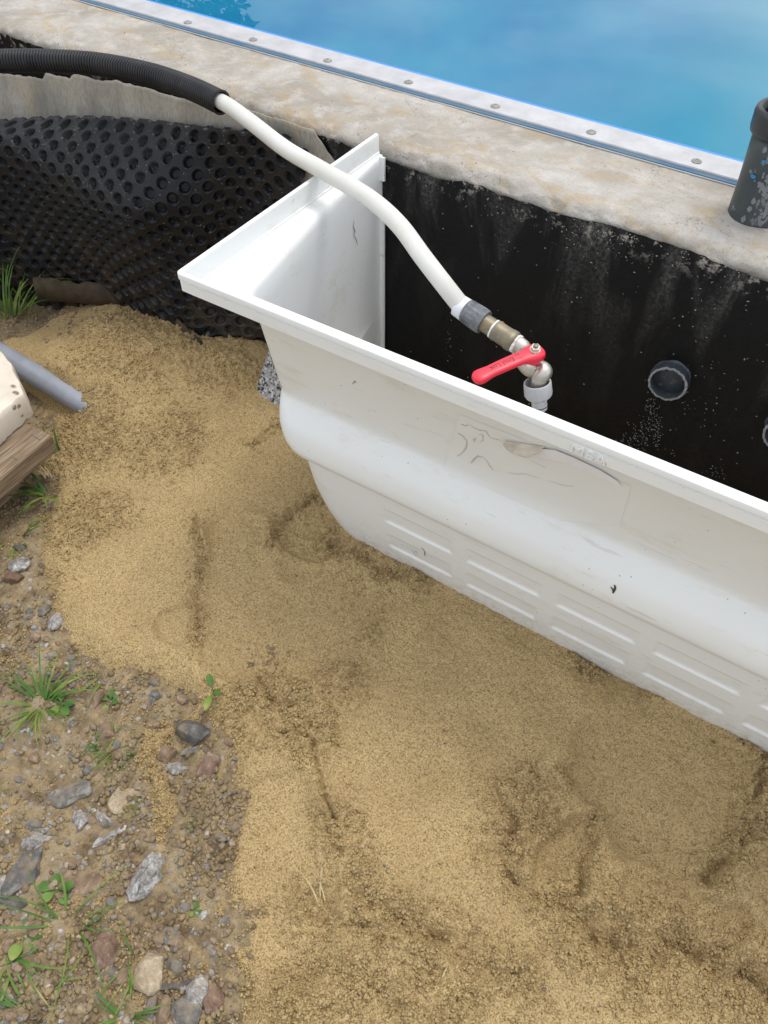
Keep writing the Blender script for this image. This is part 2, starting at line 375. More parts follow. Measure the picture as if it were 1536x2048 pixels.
MT['lip'] = simple('liner_lip', (.045, .27, .78), .5, vs=10)
MT['pe'] = simple('white_pipe_plastic', (.68, .675, .635), .42, vs=12, c2=(.61, .595, .54), bump=.05, dirt=(.50, .44, .34), dth=(.62, .85))
MT['black'] = simple('black_corrugated', (.008, .009, .011), .42, spec=.4, vs=30, c2=(.022, .022, .024), bump=.1, dirt=(.12, .11, .10), dth=(.6, .9))
MT['nut'] = simple('grey_union_nut', (.055, .062, .075), .5, vs=90, c2=(.20, .21, .22), bump=.2)
MT['ring'] = simple('white_ring', (.80, .82, .86), .4, bump=0)
MT['brass'] = simple('tarnished_brass', (.27, .215, .13), .5, .65, .5, vs=90, c2=(.20, .19, .15), bump=.4, dirt=(.24, .36, .31), dth=(.56, .7))
MT['chrome'] = simple('dull_nickel', (.62, .59, .53), .33, .8, .5, vs=60, c2=(.45, .41, .34), bump=.15, dirt=(.55, .53, .47))
MT['ptfe'] = simple('thread_tape', (.82, .82, .79), .6, bump=.4, bs=500)
MT['red'] = simple('red_plastic', (.78, .022, .05), .36, vs=20, c2=(.70, .03, .055), bump=.04)
MT['print'] = simple('black_print', (.12, .008, .012), .5, bump=0)
MT['hose'] = simple('light_grey_plastic', (.50, .51, .52), .42, vs=30, c2=(.44, .45, .45), bump=.05)
MT['rubber'] = simple('black_rubber', (.02, .02, .02), .5, bump=0)
MT['pvc'] = simple('grey_pvc', (.33, .355, .41), .4, vs=30, c2=(.27, .29, .33), bump=.05, dirt=(.36, .28, .17), dth=(.62, .8))
MT['stub'] = simple('anthracite_pvc', (.05, .060, .070), .45, vs=40, c2=(.03, .036, .042), bump=.15, dirt=(.25, .26, .26))
MT['cut'] = simple('cut_plastic', (.26, .28, .29), .7, vs=300, bump=.6, bs=600)
MT['post'] = simple('painted_standpipe', (.040, .050, .054), .42, spec=.4, vs=24, c2=(.065, .078, .08), bump=.25, dirt=(.24, .25, .26), dth=(.62, .66))
MT['sticker'] = simple('sticker_film', (.825, .845, .84), .25, vs=20, var=.03, bump=0)
MT['sticker_w'] = simple('sticker_paper', (.84, .84, .88), .6, var=.03, bump=0)
MT['sticker_b'] = simple('sticker_back', (.74, .70, .62), .6, vs=60, c2=(.50, .44, .34), bump=.2)
MT['glue'] = simple('brown_residue', (.56, .50, .41), .7, vs=120, bump=.2)
MT['mark'] = simple('dark_smudge', (.06, .04, .035), .7, vs=100, bump=0)
MT['straw'] = simple('dry_straw', (.50, .40, .22), .7, vs=60)
MT['bark'] = simple('tree_bark', (.12, .09, .06), .9, vs=8, bump=.6, bs=20, bd=.02)
MT['leaf'] = simple('tree_leaf', (.035, .08, .02), .6, vs=2, c2=(.07, .12, .03), bump=0)
R_GREY = m_rock('rock_grey', (.105, .10, .09), (.20, .19, .17), (.34, .32, .28))
R_WHITE = m_rock('rock_white', (.13, .125, .12), (.40, .39, .37), (.70, .68, .65), 110)
R_BROWN = m_rock('rock_brown', (.14, .09, .055), (.25, .175, .115), (.38, .28, .19))
R_RED = m_rock('rock_red', (.14, .085, .06), (.25, .16, .115), (.38, .29, .23))
R_BEIGE = m_rock('rock_beige', (.36, .28, .18), (.46, .37, .25), (.55, .47, .35))
R_SLATE = m_rock('rock_slate', (.075, .073, .07), (.135, .13, .122), (.26, .25, .23), 40)
# ------------------------------------------------------------------ ground and sand
GZ = -.470
def G(px, py, z=-.458): p = atz(px, py, z); return (p[0], p[1])
def GL(pts, z=-.458): return [G(a, b, z) for a, b in pts]
SANDPOLY = GL([(120, 600), (60, 655), (-10, 700), (-60, 800), (50, 930), (92, 965), (66, 1040), (62, 1130), (98, 1215), (135, 1285), (205, 1345),
               (300, 1362), (372, 1395), (335, 1430), (262, 1432), (240, 1520), (262, 1600), (275, 1690), (335, 1715), (368, 1640), (372, 1570), (340, 1510), (352, 1470),
               (400, 1440), (440, 1490), (452, 1570), (428, 1690), (410, 1800), (440, 1900), (470, 2000), (470, 2300)]) + [(1.9, -1.5), (1.9, .05), (-.9, .05)]
PATCH = [GL([(90, 1560), (0, 1590), (-60, 1690), (30, 1640), (70, 1600)]), GL([(150, 1700), (205, 1690), (215, 1730), (150, 1745), (110, 1740)]),
         GL([(150, 1800), (135, 1780), (165, 1760), (170, 1800), (150, 1830)])]
PRESS = [  # pressed smooth areas: polygon, depth, edge softness
    (GL([(150, 1130), (330, 1055), (392, 1050), (402, 1130), (372, 1215), (300, 1250), (190, 1300), (120, 1230)]), .006, .010),
    (GL([(412, 1075), (440, 1045), (480, 1034), (525, 1062), (545, 1150), (600, 1190), (700, 1150), (745, 1230), (660, 1350), (500, 1372), (390, 1330), (385, 1240), (398, 1150)]), .010, .009),
    (GL([(545, 1100), (570, 1050), (610, 1015), (650, 1000), (700, 1090), (680, 1130), (600, 1120)]), .010, .007),
    (GL([(305, 1235), (350, 1222), (385, 1235), (385, 1290), (330, 1300), (300, 1270)]), .009, .006),
    (GL([(445, 1590), (540, 1540), (620, 1560), (655, 1680), (700, 1830), (640, 1960), (480, 1920), (430, 1740)]), .013, .010),
    (GL([(800, 1200), (1000, 1200), (1090, 1300), (1130, 1440), (1000, 1560), (850, 1620), (700, 1600), (680, 1450), (740, 1290)]), .006, .02),
    (GL([(1130, 1480), (1300, 1420), (1440, 1480), (1484, 1590), (1470, 1680), (1385, 1785), (1250, 1740), (1180, 1640), (1120, 1560)]), .011, .011),
    (GL([(1070, 1700), (1140, 1650), (1192, 1660), (1186, 1740), (1140, 1815), (1090, 1830), (1040, 1790)]), .019, .006),
    (GL([(1250, 1745), (1400, 1800), (1468, 1820), (1462, 1890), (1400, 1930), (1300, 1880), (1220, 1810)]), .016, .006),
    (GL([(760, 1800), (900, 1780), (1020, 1840), (1080, 1900), (1000, 1930), (850, 1850)]), .006, .012),
    (GL([(470, 860), (560, 850), (640, 930), (640, 990), (520, 1040), (400, 1030), (340, 1000), (420, 900)]), .005, .02),
]
def csm(pl, n=5): 
    q = catmull([(p[0], p[1], 0) for p in (pl[-2:]+pl+pl[:2])], n); return [(v[0], v[1]) for v in q[2*n:-2*n]]
PRESS = [(csm(a), b*.8, c*1.25) for a, b, c in PRESS]
ROUGH = [(300, 720, 210), (180, 880, 150), (330, 900, 120), (180, 1050, 110), (90, 1180, 70), (450, 780, 100), (480, 700, 60), (620, 1065, 70), (740, 1120, 60), (830, 1170, 60),
         (720, 1250, 60), (690, 1380, 75), (570, 1400, 85), (450, 1440, 80), (430, 1600, 40), (300, 1560, 150), (1060, 1620, 75), (1010, 1690, 65), (1110, 1590, 45),
         (790, 1840, 50), (870, 1900, 60), (960, 1930, 70), (1130, 1870, 60), (1250, 1900, 65), (1360, 1940, 70), (1480, 1980, 80), (1500, 1650, 75), (1520, 1560, 70), (820, 1860, 60), (700, 1790, 45), (640, 1480, 60), (500, 1400, 60), (1320, 1710, 50),
         (700, 1980, 60), (560, 2010, 40), (960, 1210, 55), (1180, 1330, 45), (1300, 1420, 40), (1440, 1480, 45), (400, 1880, 70), (330, 1700, 80), (690, 1750, 40), (1350, 1760, 60), (450, 2000, 50), (900, 2030, 50)]
CUTS = [  # narrow grooves: polyline, depth, half width
    (GL([(565, 1462), (612, 1476), (632, 1508), (645, 1550), (660, 1600), (672, 1640)]), .013, .0024),
    (GL([(525, 1378), (560, 1408), (590, 1418)]), .016, .006),
    (GL([(668, 1650), (682, 1700), (700, 1755), (745, 1812), (830, 1850), (900, 1890), (960, 1940), (1010, 1965)]), .020, .010),
    (GL([(640, 1810), (690, 1850), (760, 1870)]), .012, .012),
    (GL([(1120, 1835), (1180, 1890), (1260, 1900), (1340, 1890), (1400, 1925), (1470, 1960), (1560, 2030)]), .028, .015),
    (GL([(540, 1105), (562, 1062), (600, 1030), (648, 1003)]), .011, .005), (GL([(395, 1060), (402, 1120), (392, 1180), (384, 1300)]), .010, .004),
    (GL([(505, 905), (560, 865), (590, 850)]), .007, .004), (GL([(675, 1090), (740, 1140), (800, 1160)]), .014, .012),
    (GL([(1500, 1500), (1498, 1600), (1470, 1690), (1400, 1770)]), .016, .007), (GL([(1190, 1655), (1188, 1720), (1150, 1800)]), .013, .005),
    (GL([(980, 1590), (1020, 1640), (1000, 1720), (1040, 1790)]), .014, .007), (GL([(610, 1960), (660, 1940), (740, 1960), (790, 2010)]), .010, .008),
    (GL([(360, 1470), (395, 1560), (385, 1680), (400, 1760)]), .012, .014)]
CUTS = [([(v[0], v[1]) for v in catmull([(p[0], p[1], 0) for p in a], 4)], b*.85, c) for a, b, c in CUTS]
GP0, GP1 = atz(-60, 672, -.408), atz(212, 834, -.446)                 # buried grey drain pipe
def soil_z(x, y):
    z = GZ + .012*fbm(x, y, 4, 3, 11) + .006*fbm(x, y, 22, 4, 12, .6)
    return z + .006*clods(x, y, .016, 5)*np.clip(fbm(x, y, 12, 2, 4)+.6, 0, 1) + .003*clods(x, y, .007, 8)
def sand_z(x, y, want=None):
    x = x.copy(); y = y.copy(); wx = x + .006*fbm(x, y, 30, 3, 50) + .012*fbm(x, y, 9, 2, 51); wy = y + .006*fbm(x, y, 30, 3, 60) + .012*fbm(x, y, 9, 2, 61)
    s = sdf(wx, wy, SANDPOLY)
    for p in PATCH: s = np.maximum(s, sdf(wx, wy, p)*.6)
    rough = np.zeros_like(x)
    for px, py, r in ROUGH:
        cx, cy = G(px, py); k = r*.00072
        rough = np.maximum(rough, 1-sstep(.45*k, 1.25*k, np.hypot(wx-cx, wy-cy)+.012*fbm(x, y, 35, 3, 70)))
    z = GZ - .016 + .034*sstep(-.012, .04, s) + .012*sstep(.03, .2, s) + .012*fbm(x, y, 5, 3, 21) + .011*fbm(x, y, 10, 2, 23)*sstep(.03, .12, s) + .004*fbm(x, y, 18, 3, 22)
    for px, py, r, a in ((222, 838, .035, .022), (250, 720, .17, .045), (420, 760, .13, .02), (330, 950, .12, .012), (1240, 1830, .06, .012), (1450, 1930, .07, .015), (520, 720, .09, .02), (640, 1380, .08, .008), (1060, 1880, .06, .012)):
        cx, cy = G(px, py); z = z + a*np.exp(-((x-cx)**2+(y-cy)**2)/(r*r))
    for poly, dep, soft in PRESS:
        q = sdf(wx, wy, poly); m = sstep(-soft*.4, soft, q)
        z = z - dep*m + .35*dep*np.exp(-((q+soft*.8)/(soft*1.1))**2); rough = rough*(1-.85*m)
    for line, dep, hw in CUTS:
        d, sg = ldist(wx, wy, line); dep = dep*np.clip(.75+.9*fbm(x, y, 40, 2, 66), .15, 1.3); z = z - dep*np.exp(-(d/hw)**2); z = z + .3*dep*np.exp(-((d-2.2*hw)/(1.5*hw))**2)
        rough = np.maximum(rough, 1.0*np.exp(-(d/(3.0*hw))**2))
    # the hollow beside the drain pipe
    line = [tuple(GP0[:2]), tuple(GP1[:2])]; d, sg = ldist(x, y, line)
    q0 = GP1[:2]-GP0[:2]; tl = ((x-GP0[0])*q0[0]+(y-GP0[1])*q0[1])/(q0@q0); fd = sstep(1.0, .62, tl); sd_ = d*sg
    z = z - .036*fd*sstep(-.005, -.022, sd_)*sstep(-.14, -.05, sd_) + .016*fd*sstep(.0, .02, sd_)*sstep(.11, .03, sd_)
    if want: return z, 1.25*rough*sstep(-.004, .01, s)+.55*np.exp(-((s-.004)/.012)**2)
    rr = rough*(.55+.45*np.clip(.5+fbm(x, y, 25, 3, 90), 0, 1))
    rr = np.maximum(rr, .18*sstep(.2, .6, fbm(x, y, 16, 3, 95)+.15)); z = z + rr*(.0072*clods(wx, wy, .0115, 31) + .0072*clods(x, y, .0068, 32) + .0042*fbm(x, y, 150, 3, 35) - .005) + .0014*clods(x, y, .0055, 33) + .0016*fbm(x, y, 150, 3, 34)
    return z
xs = spaced(-30, -.80, 1.00, 30, .0020, .006, 1.22); xs = xs[(xs > -1.6) & (xs < 2.6)]
ys = spaced(-30, -1.10, -.02, .02, .0020, .006, 1.22); ys = ys[ys > -2.0]; ys = ys[ys < -.004]
X, Y = np.meshgrid(xs, ys); Z = sand_z(X, Y)
fade = np.maximum(sstep(1.5, 2.3, X), np.maximum(sstep(-1.0, -1.5, X), sstep(-1.35, -1.85, Y))); Z = Z - .05*fade
sand = link('sand', gridmesh('sand', X, Y, Z), MT['sand'], kind='structure', label='ochre building sand heaped round the foot of the light shaft')
def sz(x, y): return float(sand_z(np.array([x*1.0]), np.array([y*1.0]))[0])
xs = spaced(-40, -.80, .32, 40, .0035, .01, 1.3); ys = spaced(-40, -1.12, -.30, 45, .0035, .01, 1.3)
X, Y = np.meshgrid(xs, ys); Z = soil_z(X, Y)
xc = (X[:-1, :-1]+X[1:, 1:])/2; yc = (Y[:-1, :-1]+Y[1:, 1:])/2
PX0, PX1, PY1 = -6.0, 6.0, 7.5
keep = ~((xc > PX0-.1) & (xc < PX1+.1) & (yc > .08) & (yc < PY1+.1))
link('ground', gridmesh('ground', X, Y, Z, keep), MT['soil'], kind='structure', label='bare brown soil with gravel and moss beside the sand')
def gz(x, y): return float(soil_z(np.array([x*1.0]), np.array([y*1.0]))[0])
def topz(x, y): return max(sz(x, y), gz(x, y))
# ------------------------------------------------------------------ pool wall
wall = empty('pool_wall', (0, 0, -.6), label='low black coated concrete pool wall with weathered pale top', cat='wall')
def wy0(x):                                       # wall face position: dead straight on the right, bowing out slightly on the left
    return -.010*np.clip(-x-.3, 0, 3)**2*.6
RY0, RY1 = .1665, .2190                           # rail edges
xw = spaced(PX0-.4, -1.2, 1.2, PX1+.4, .004, .02, 1.3)
prof = [(.2285, -1.6), (.2285, -.004), (.2265, 0), (.19, 0), (.15, .0), (.12, .0), (.09, .0), (.06, .0), (.04, 0), (.028, 0), (.018, -.0006), (.010, -.002), (.005, -.005), (.002, -.009), (0, -.014), (0, -.02), (0, -.03), (0, -.045), (0, -.08), (0, -.2), (0, -1.2)]
Pa = np.array(prof); XX = np.repeat(xw[None, :], len(Pa), 0); T = np.repeat(np.arange(len(Pa))[:, None], len(xw), 1)
YY = Pa[T, 0]; ZZ = Pa[T, 1].copy(); nearE = np.exp(-((T-13.5)/3.2)**2)
n1 = fbm(XX, T*.05, 14, 5, 3, .62); n2 = fbm(XX, T*.35, 70, 3, 6, .6)
top = (T > 2) & (T < 11)
YY = YY + wy0(XX)*np.clip(1-YY/.16, 0, 1) + nearE*(.0055*n1+.0028*n2)
ZZ = ZZ - nearE*np.clip(.006*n2+.004*n1+.001, 0, .02) + top*.0012*fbm(XX, YY, 25, 3, 8)*(YY < .15)
Zs = ZZ + .6
link('coping', gridmesh('coping', XX, YY, Zs), MT['conc'], wall)
rows = 36; tt = np.linspace(0, 1, rows)**1.5; xb = np.arange(-1.6, 1.8, .004)
ztop = -.0115 - .010*np.clip(fbm(xb, xb*0, 11, 5, 40, .65)+.25, 0, 1) - .016*np.clip(fbm(xb, xb*0+3, 3.5, 3, 41)-.1, 0, 1) - .010*np.exp(-((xb+.5)/.15)**2)*0
XB = np.repeat(xb[None, :], rows, 0); ZB = ztop[None, :] + (-1.15-ztop[None, :])*tt[:, None]
YB = wy0(XB) - .0032 + .0035*fbm(XB, ZB, 9, 4, 44)*sstep(0, .25, tt[:, None]) - .0015
near_top = np.clip(1-(ztop[None, :]-ZB)/.02, 0, 1); n1b = fbm(XB, np.full_like(XB, 14*.05), 14, 5, 3, .62)
YB = YB + near_top*(.0055*n1b+.0028*fbm(XB, np.full_like(XB, 14*.35), 70, 3, 6, .6))*np.exp(-((14+ (-.014-ZB)/.01-13.5)/3.2)**2)
YB = np.minimum(YB, wy0(XB)-.0022)
bc = link('bitumen_coating', gridmesh('bitumen_coating', XB, YB, ZB), MT['bit'], None)
bc.parent = wall; bc.location = (0, 0, .6)
mb = MB()
for cx, cy, hx, hy in ((PX0-.12, PY1/2, .12, PY1/2+.24), (PX1+.12, PY1/2, .12, PY1/2+.24), ((PX0+PX1)/2, PY1+.12, (PX1-PX0)/2-.002, .118)):
    mb.box((cx, cy+(.24 if hy > 1 else 0)*.5, .6-.8), (hx, hy-(.24 if hy > 1 else 0)*.5, .798))
mb.build('rear_walls', MT['conc'], wall, smooth=False)
# liner inside the pool and water
mb = MB(); a, b, c, d, z0, z1 = PX0+.002, PX1-.002, .2322, PY1-.002, -1.05, -.012
mb.add([(a, c, z0), (b, c, z0), (b, d, z0), (a, d, z0), (a, c, z1), (b, c, z1), (b, d, z1), (a, d, z1)], [(0, 1, 2, 3), (0, 4, 5, 1), (1, 5, 6, 2), (2, 6, 7, 3), (3, 7, 4, 0)])
lin = mb.build('pool_liner', MT['liner'], smooth=False, label='blue vinyl liner covering floor and sides of the pool', cat='pool liner')
mb = MB(); n = 260; xl = np.linspace(-5.9, 5.9, n)
for y0, z0_, y1, z1_ in ((RY1+.0003, .0046, .2285, .0040), (.2285, .0040, .2312, .0005), (.2312, .0005, .2322, -.006), (.2322, -.006, .2324, -.03)):
    mb.add([(x, y, z) for x in xl for y, z in ((y0, z0_), (y1, z1_))], [(2*i, 2*i+1, 2*i+3, 2*i+2) for i in range(n-1)])
mb.build('liner_lip', MT['lip'], lin)
mb = MB(); mb.add([(PX0+.004, .2328, -.055), (PX1-.004, .2328, -.055), (PX1-.004, PY1-.004, -.055), (PX0+.004, PY1-.004, -.055)], [(0, 1, 2, 3)])
mb.build('pool_water', MT['water'], smooth=False, kind='structure', label='still clear blue pool water reflecting clouds')
# rail
rail = empty('clamping_rail', (0, .2, 0), label='flat aluminium rail screwed along the pool edge of the wall top', cat='rail')
mb = MB(); e = .0008
ring = [(RY0, .0022), (RY0, .0052-e), (RY0+e, .0060), (RY1-e, .0060), (RY1, .0052-e), (RY1, .0022)]
mb.rings([[(x, y-.2, z) for y, z in ring] for x in (-5.9, -2, -.65, -.648, 1.6, 5.9)]); mb.build('bar', MT['alu'], rail, smooth=False)
mb = MB(); mb.rings([[(x, y-.2, z) for y, z in ((RY0-.0075, .0005), (RY0-.0072, .0026), (RY0-.0005, .0032), (RY0-.0005, .0005))] for x in (-5.9, -1.5, 1.6, 5.9)]); mb.build('edge_strip', MT['gasket'], rail, smooth=False)
mb = MB(); mb.rings([[(x, y-.2, z) for y, z in ((RY0-.0105, .0003), (RY0-.0104, .0014), (RY0-.0078, .0016), (RY0-.0078, .0003))] for x in (-5.9, 0, 5.9)]); mb.build('sealant', simple('grey_sealant', (.36, .37, .36), .7), rail, smooth=False)
scr = None; n_s = 0
for px, py in ((375, 43), (506, 77), (655, 119), (817, 162), (991, 210), (1183, 262), (1394, 320)):
    p = atz(px, py, .008)
    if scr is None:
        mb = MB(); lathe(mb, (0, 0, 0), (0, 0, 1), [(0, .0070), (.0009, .0070), (.0012, .0064), (.0014, .0046), (.0026, .0038), (.0030, .0026), (.0028, .0019), (.0014, .0017)], 28)
        scr = mb.build('screw', MT['steel'], rail); o = scr
    else: o = scr.copy(); C.collection.objects.link(o); o.parent = rail
    o.location = (p[0], p[1]-.2, .006); o.rotation_euler = (0, 0, random.random()*6)
# ------------------------------------------------------------------ light shaft
shaft = empty('light_shaft', (.0008, 0, .0125), (0, -.0165, 0), label='large white plastic light shaft fixed in front of the black wall', cat='light shaft')
W_, T_ = 1.0, .004
def loop(xb, xf, yf, r, z, nf=250):
    pts = []; x0, x1 = xb, xf
    ns = 16; nc = 10
    cy = yf + r
    for k in range(ns): t = k/ns; yy = -.0015 + (cy+.0015)*t; pts.append((x0+(x1-x0)*t**1.25, yy))
    for k in range(nc): a = math.pi*(1+.5*k/nc); pts.append((x1+r+r*math.cos(a), cy+r*math.sin(a)))
    left = pts; right = [(W_-x, y) for x, y in left][::-1]
    mid = [(x1+r+(W_-2*(x1+r))*k/nf, yf) for k in range(nf+1)]
    return [(x, y, z) for x, y in left+mid+right]
def panel(x, z):
    """depth of the recessed panels in the lower wall"""
    d = 0
    for k in range(6):
        for za, zb, sh in ((-.318, -.350, 0), (-.380, -.418, -.004)):
            xa = .232+.1285*k + .0; xe = xa+.106
            u = min(x-xa, xe-x, .05); v = (za-z)/.0035 if False else 0
            ix = max(0, min(1, u/.0032)); t = (za-z)/(za-zb)
            if -.15 < t < 1.12:
                iz = max(0, min(1, t/.07*.62 if t < .07 else (.62+.38*(t-.07)/.82 if t < .89 else (1.0-t)/.11))); d = max(d, ix*iz)
    return d
wl = [(-0.0330, 0.010, 0.0550, -0.3690, 0.025), (-0.0450, 0.010, 0.0550, -0.3640, 0.025), (-0.0600, 0.010, 0.0550, -0.3605, 0.025), (-0.0900, 0.010, 0.0545, -0.3530, 0.025), (-0.1200, 0.010, 0.0540, -0.3455, 0.025), (-0.1500, 0.010, 0.0530, -0.3385, 0.026), (-0.1680, 0.010, 0.0520, -0.3345, 0.027),
      (-0.1760, 0.010, 0.0515, -0.3325, 0.029), (-0.1810, 0.010, 0.0520, -0.3345, 0.031), (-0.1870, 0.010, 0.0530, -0.3410, 0.033), (-0.1940, 0.010, 0.0540, -0.3480, 0.037), (-0.2030, 0.010, 0.0560, -0.3555, 0.041), (-0.2140, 0.010, 0.0580, -0.3610, 0.043),
      (-0.2290, 0.010, 0.0610, -0.3635, 0.045), (-0.2390, 0.010, 0.0640, -0.3645, 0.047), (-0.2480, 0.010, 0.0670, -0.3625, 0.049), (-0.2545, 0.010, 0.0700, -0.3580, 0.050), (-0.2585, 0.010, 0.0730, -0.3530, 0.050), (-0.2605, 0.010, 0.0760, -0.3480, 0.050), (-0.2640, 0.010, 0.0790, -0.3455, 0.050)]
wl = [(q[0]-.019*min(1, max(0, (-.05-q[0])/.10)), *q[1:]) for q in wl]
z = -.289
while z > -.515:
    t = (-.289-z)/.226; yf = -.345+.012*t+.030*t*t+.06*max(0, t-.82)**2*10; xf = .078+.004*t+.060*t**4
    wl.append((z, .010+.003*t, xf, yf, .050+.03*t)); z -= .0019
def wall_loop(q, inset):
    z, xb, xf, yf, r = q; L_ = loop(xb+inset, xf+inset, yf+inset, max(.002, r-inset), z)
    if z < -.30:
        L_ = [(x, y+(.0030*panel(x, z) if abs(y-yf-inset) < 1e-6 else 0), zz) for x, y, zz in L_]
    return L_
outer = [wall_loop(q, 0) for q in wl]
def rl(off, z, r=.006): return loop(off, off, -.4065+off, max(.0012, r-off*.6), z)
rim_out = [loop(.012, .048, -.3745, .020, -.0335), loop(.010, .02, -.388, .012, -.0325), rl(.0095, -.0315), rl(.0085, -.0305), rl(.0080, -.0245), rl(.0070, -.0238), rl(.0018, -.0234), rl(.0008, -.0226), rl(.0010, -.0110), rl(.0030, -.0100), rl(.0034, -.0092), rl(.0024, -.0084), rl(.0, -.0076), rl(.0, -.0012), rl(.0005, -.0003), rl(.0012, 0)]
rim_in = [rl(.0050, 0), rl(.0058, -.0004), rl(.0062, -.0014), rl(.0070, -.0262), rl(.0080, -.0270), loop(.0118, .040, -.372, .016, -.0272), loop(.0124, .047, -.3655, .018, -.0276), loop(.0132, .051, -.3640, .020, -.0290), loop(.0140, .0555, -.3630, .022, -.0330), loop(.0142, .058, -.3625, .024, -.0390)]
inner = [wall_loop(q, T_) for q in wl[2:]]
seq = outer[::-1]+rim_out+rim_in+inner
mb = MB(); mb.rings(seq, False, False, closed=False)
n = len(seq[0]); a0 = 0; b0 = (len(seq)-1)*n
mb.f += [(a0+j, b0+j, b0+j+1, a0+j+1) for j in range(n-1)]                        # close bottom lips
bot = [i for i in range(n)]; 
# floor
zf = wl[-1][0]+.004
ob = outer[-1]; cxm, cym = W_/2, -.15
mb.add([(x, y, zf+.002) for x, y, zz in [((p[0]), p[1]+.004, 0) for p in ob]]+[(cxm, -.002, zf+.002)], [(j, j+1, len(ob)) for j in range(len(ob)-1)])
body = mb.build('shaft_body', MT['shaft'], shaft, sharp=38)
# wall flange with its notch
mb = MB()
for zt, zb, wd in ((-.026, -.060, .0085), (-.060, -.106, .002), (-.106, -.49, .0080)):
    mb.box((.0138+wd/2-.001, -.0095, (zt+zb)/2), (wd/2, .0018, (zt-zb)/2-.0002))
mb.build('wall_flange', MT['shaft'], shaft, smooth=False)
mb = MB()
for zt, zb in ((-.030, -.062), (-.108, -.49)): mb.box((W_-.0138-.004, -.0095, (zt+zb)/2), (.0045, .0018, (zt-zb)/2))
mb.build('wall_flange', MT['shaft'], shaft, smooth=False)
def text_mesh(name, s, size, ext, mat, parent, mw, sx=1.0, **k):
    cu = bpy.data.curves.new(name, 'FONT'); cu.body = s; cu.size = size; cu.extrude = ext; cu.align_x = 'LEFT'
    to = bpy.data.objects.new('tmp', cu); C.collection.objects.link(to); dg = C.evaluated_depsgraph_get()
    me = bpy.data.meshes.new_from_object(to.evaluated_get(dg)); bpy.data.objects.remove(to)
    o = link(name, me, mat, parent, smooth=False, **k); o.matrix_parent_inverse = Matrix.Identity(4); o.matrix_local = mw @ Matrix.Diagonal((sx, 1, 1, 1)); return o
def onplane(o, ux, uy, uz):
    m = Matrix.Identity(4)
    for i in range(3): m[i][0], m[i][1], m[i][2], m[i][3] = ux[i], uy[i], uz[i], o[i]
    return m
pm = aty(1150, 880, -.40); 
text_mesh('raised_lettering', 'MEA', .0138, .0017, MT['shaft'], shaft, onplane((pm[0]-.002, -.4058, -.0212), (1, 0, 0), (0, 0, 1), (0, -1, 0)), 1.32)
# sticker remains: on the upper front face (tilted plane between z -.045 and -.168)
def wf(z): 
    Zq = [q[0] for q in wl]; Yq = [q[3] for q in wl]; return float(np.interp(z, Zq[::-1], Yq[::-1]))
def onwall(px, py, off=.0008):
    """shaft-local point on the outer front wall seen at a place"""
    d = _ray(px, py); best = None; lo = .3
    Rm = Matrix.Rotation(.0165, 4, 'Y')
    for k in range(1, 1500):
        t = .5+k*.001; p = CAMP + d/np.linalg.norm(d)*t; q = Rm @ Vector((p[0]-.0008, p[1], p[2]-.0125))
        if q.y > wf(q.z)-off and q.z < -.034: return Vector((q.x, wf(q.z)-off, q.z))
    return Vector((0, 0, 0))
def strip(name, pts, wd, mat, parent, off=.0006, **k):
    P = [onwall(a, b, off) for a, b in pts]; mb = MB(); V = []
    for i, p in enumerate(P):
        t = (P[min(i+1, len(P)-1)]-P[max(i-1, 0)]).normalized(); n_ = Vector((0, -1, .3)).normalized(); s_ = t.cross(n_).normalized()
        h = .75*wd*(.35+.65*math.sin(math.pi*(i+.5)/len(P)))*random.uniform(.6, 1.2)/2; V += [p+s_*h, p-s_*h]
    mb.add(V, [(2*i, 2*i+1, 2*i+3, 2*i+2) for i in range(len(P)-1)]); return mb
def polyw(name, pts, mat, parent, off=.0006):
    P = [onwall(a, b, off) for a, b in pts]; c = sum(P, Vector())/len(P); c.y = wf(c.z)-off-.0002
    mb = MB(); mb.add(P+[c], [(i, (i+1) % len(P), len(P)) for i in range(len(P))]); return mb.build(name, mat, parent)
mb = MB(); SP = [(918, 828), (1030, 872), (1150, 922), (1262, 972)]; SB = [(886, 940), (1000, 988), (1120, 1040), (1240, 1052)]
NU, NV = 24, 10; V = []
for i in range(NU+1):
    for j in range(NV+1):
        u = i/NU*3; a = min(int(u), 2); f = u-a; tp = [SP[a][k]*(1-f)+SP[a+1][k]*f for k in (0, 1)]; bt = [SB[a][k]*(1-f)+SB[a+1][k]*f for k in (0, 1)]
        V.append(onwall(tp[0]+(bt[0]-tp[0])*j/NV, tp[1]+(bt[1]-tp[1])*j/NV, .00035))
mb.add(V, [(i*(NV+1)+j, i*(NV+1)+j+1, (i+1)*(NV+1)+j+1, (i+1)*(NV+1)+j) for i in range(NU) for j in range(NV)])
stk = mb.build('sticker', MT['sticker'], shaft)
polyw('torn_strip', [(1078, 897), (1110, 900), (1150, 916), (1200, 940), (1236, 962), (1241, 972), (1205, 958), (1160, 938), (1110, 916), (1070, 912)], MT['sticker_w'], stk, .0026)
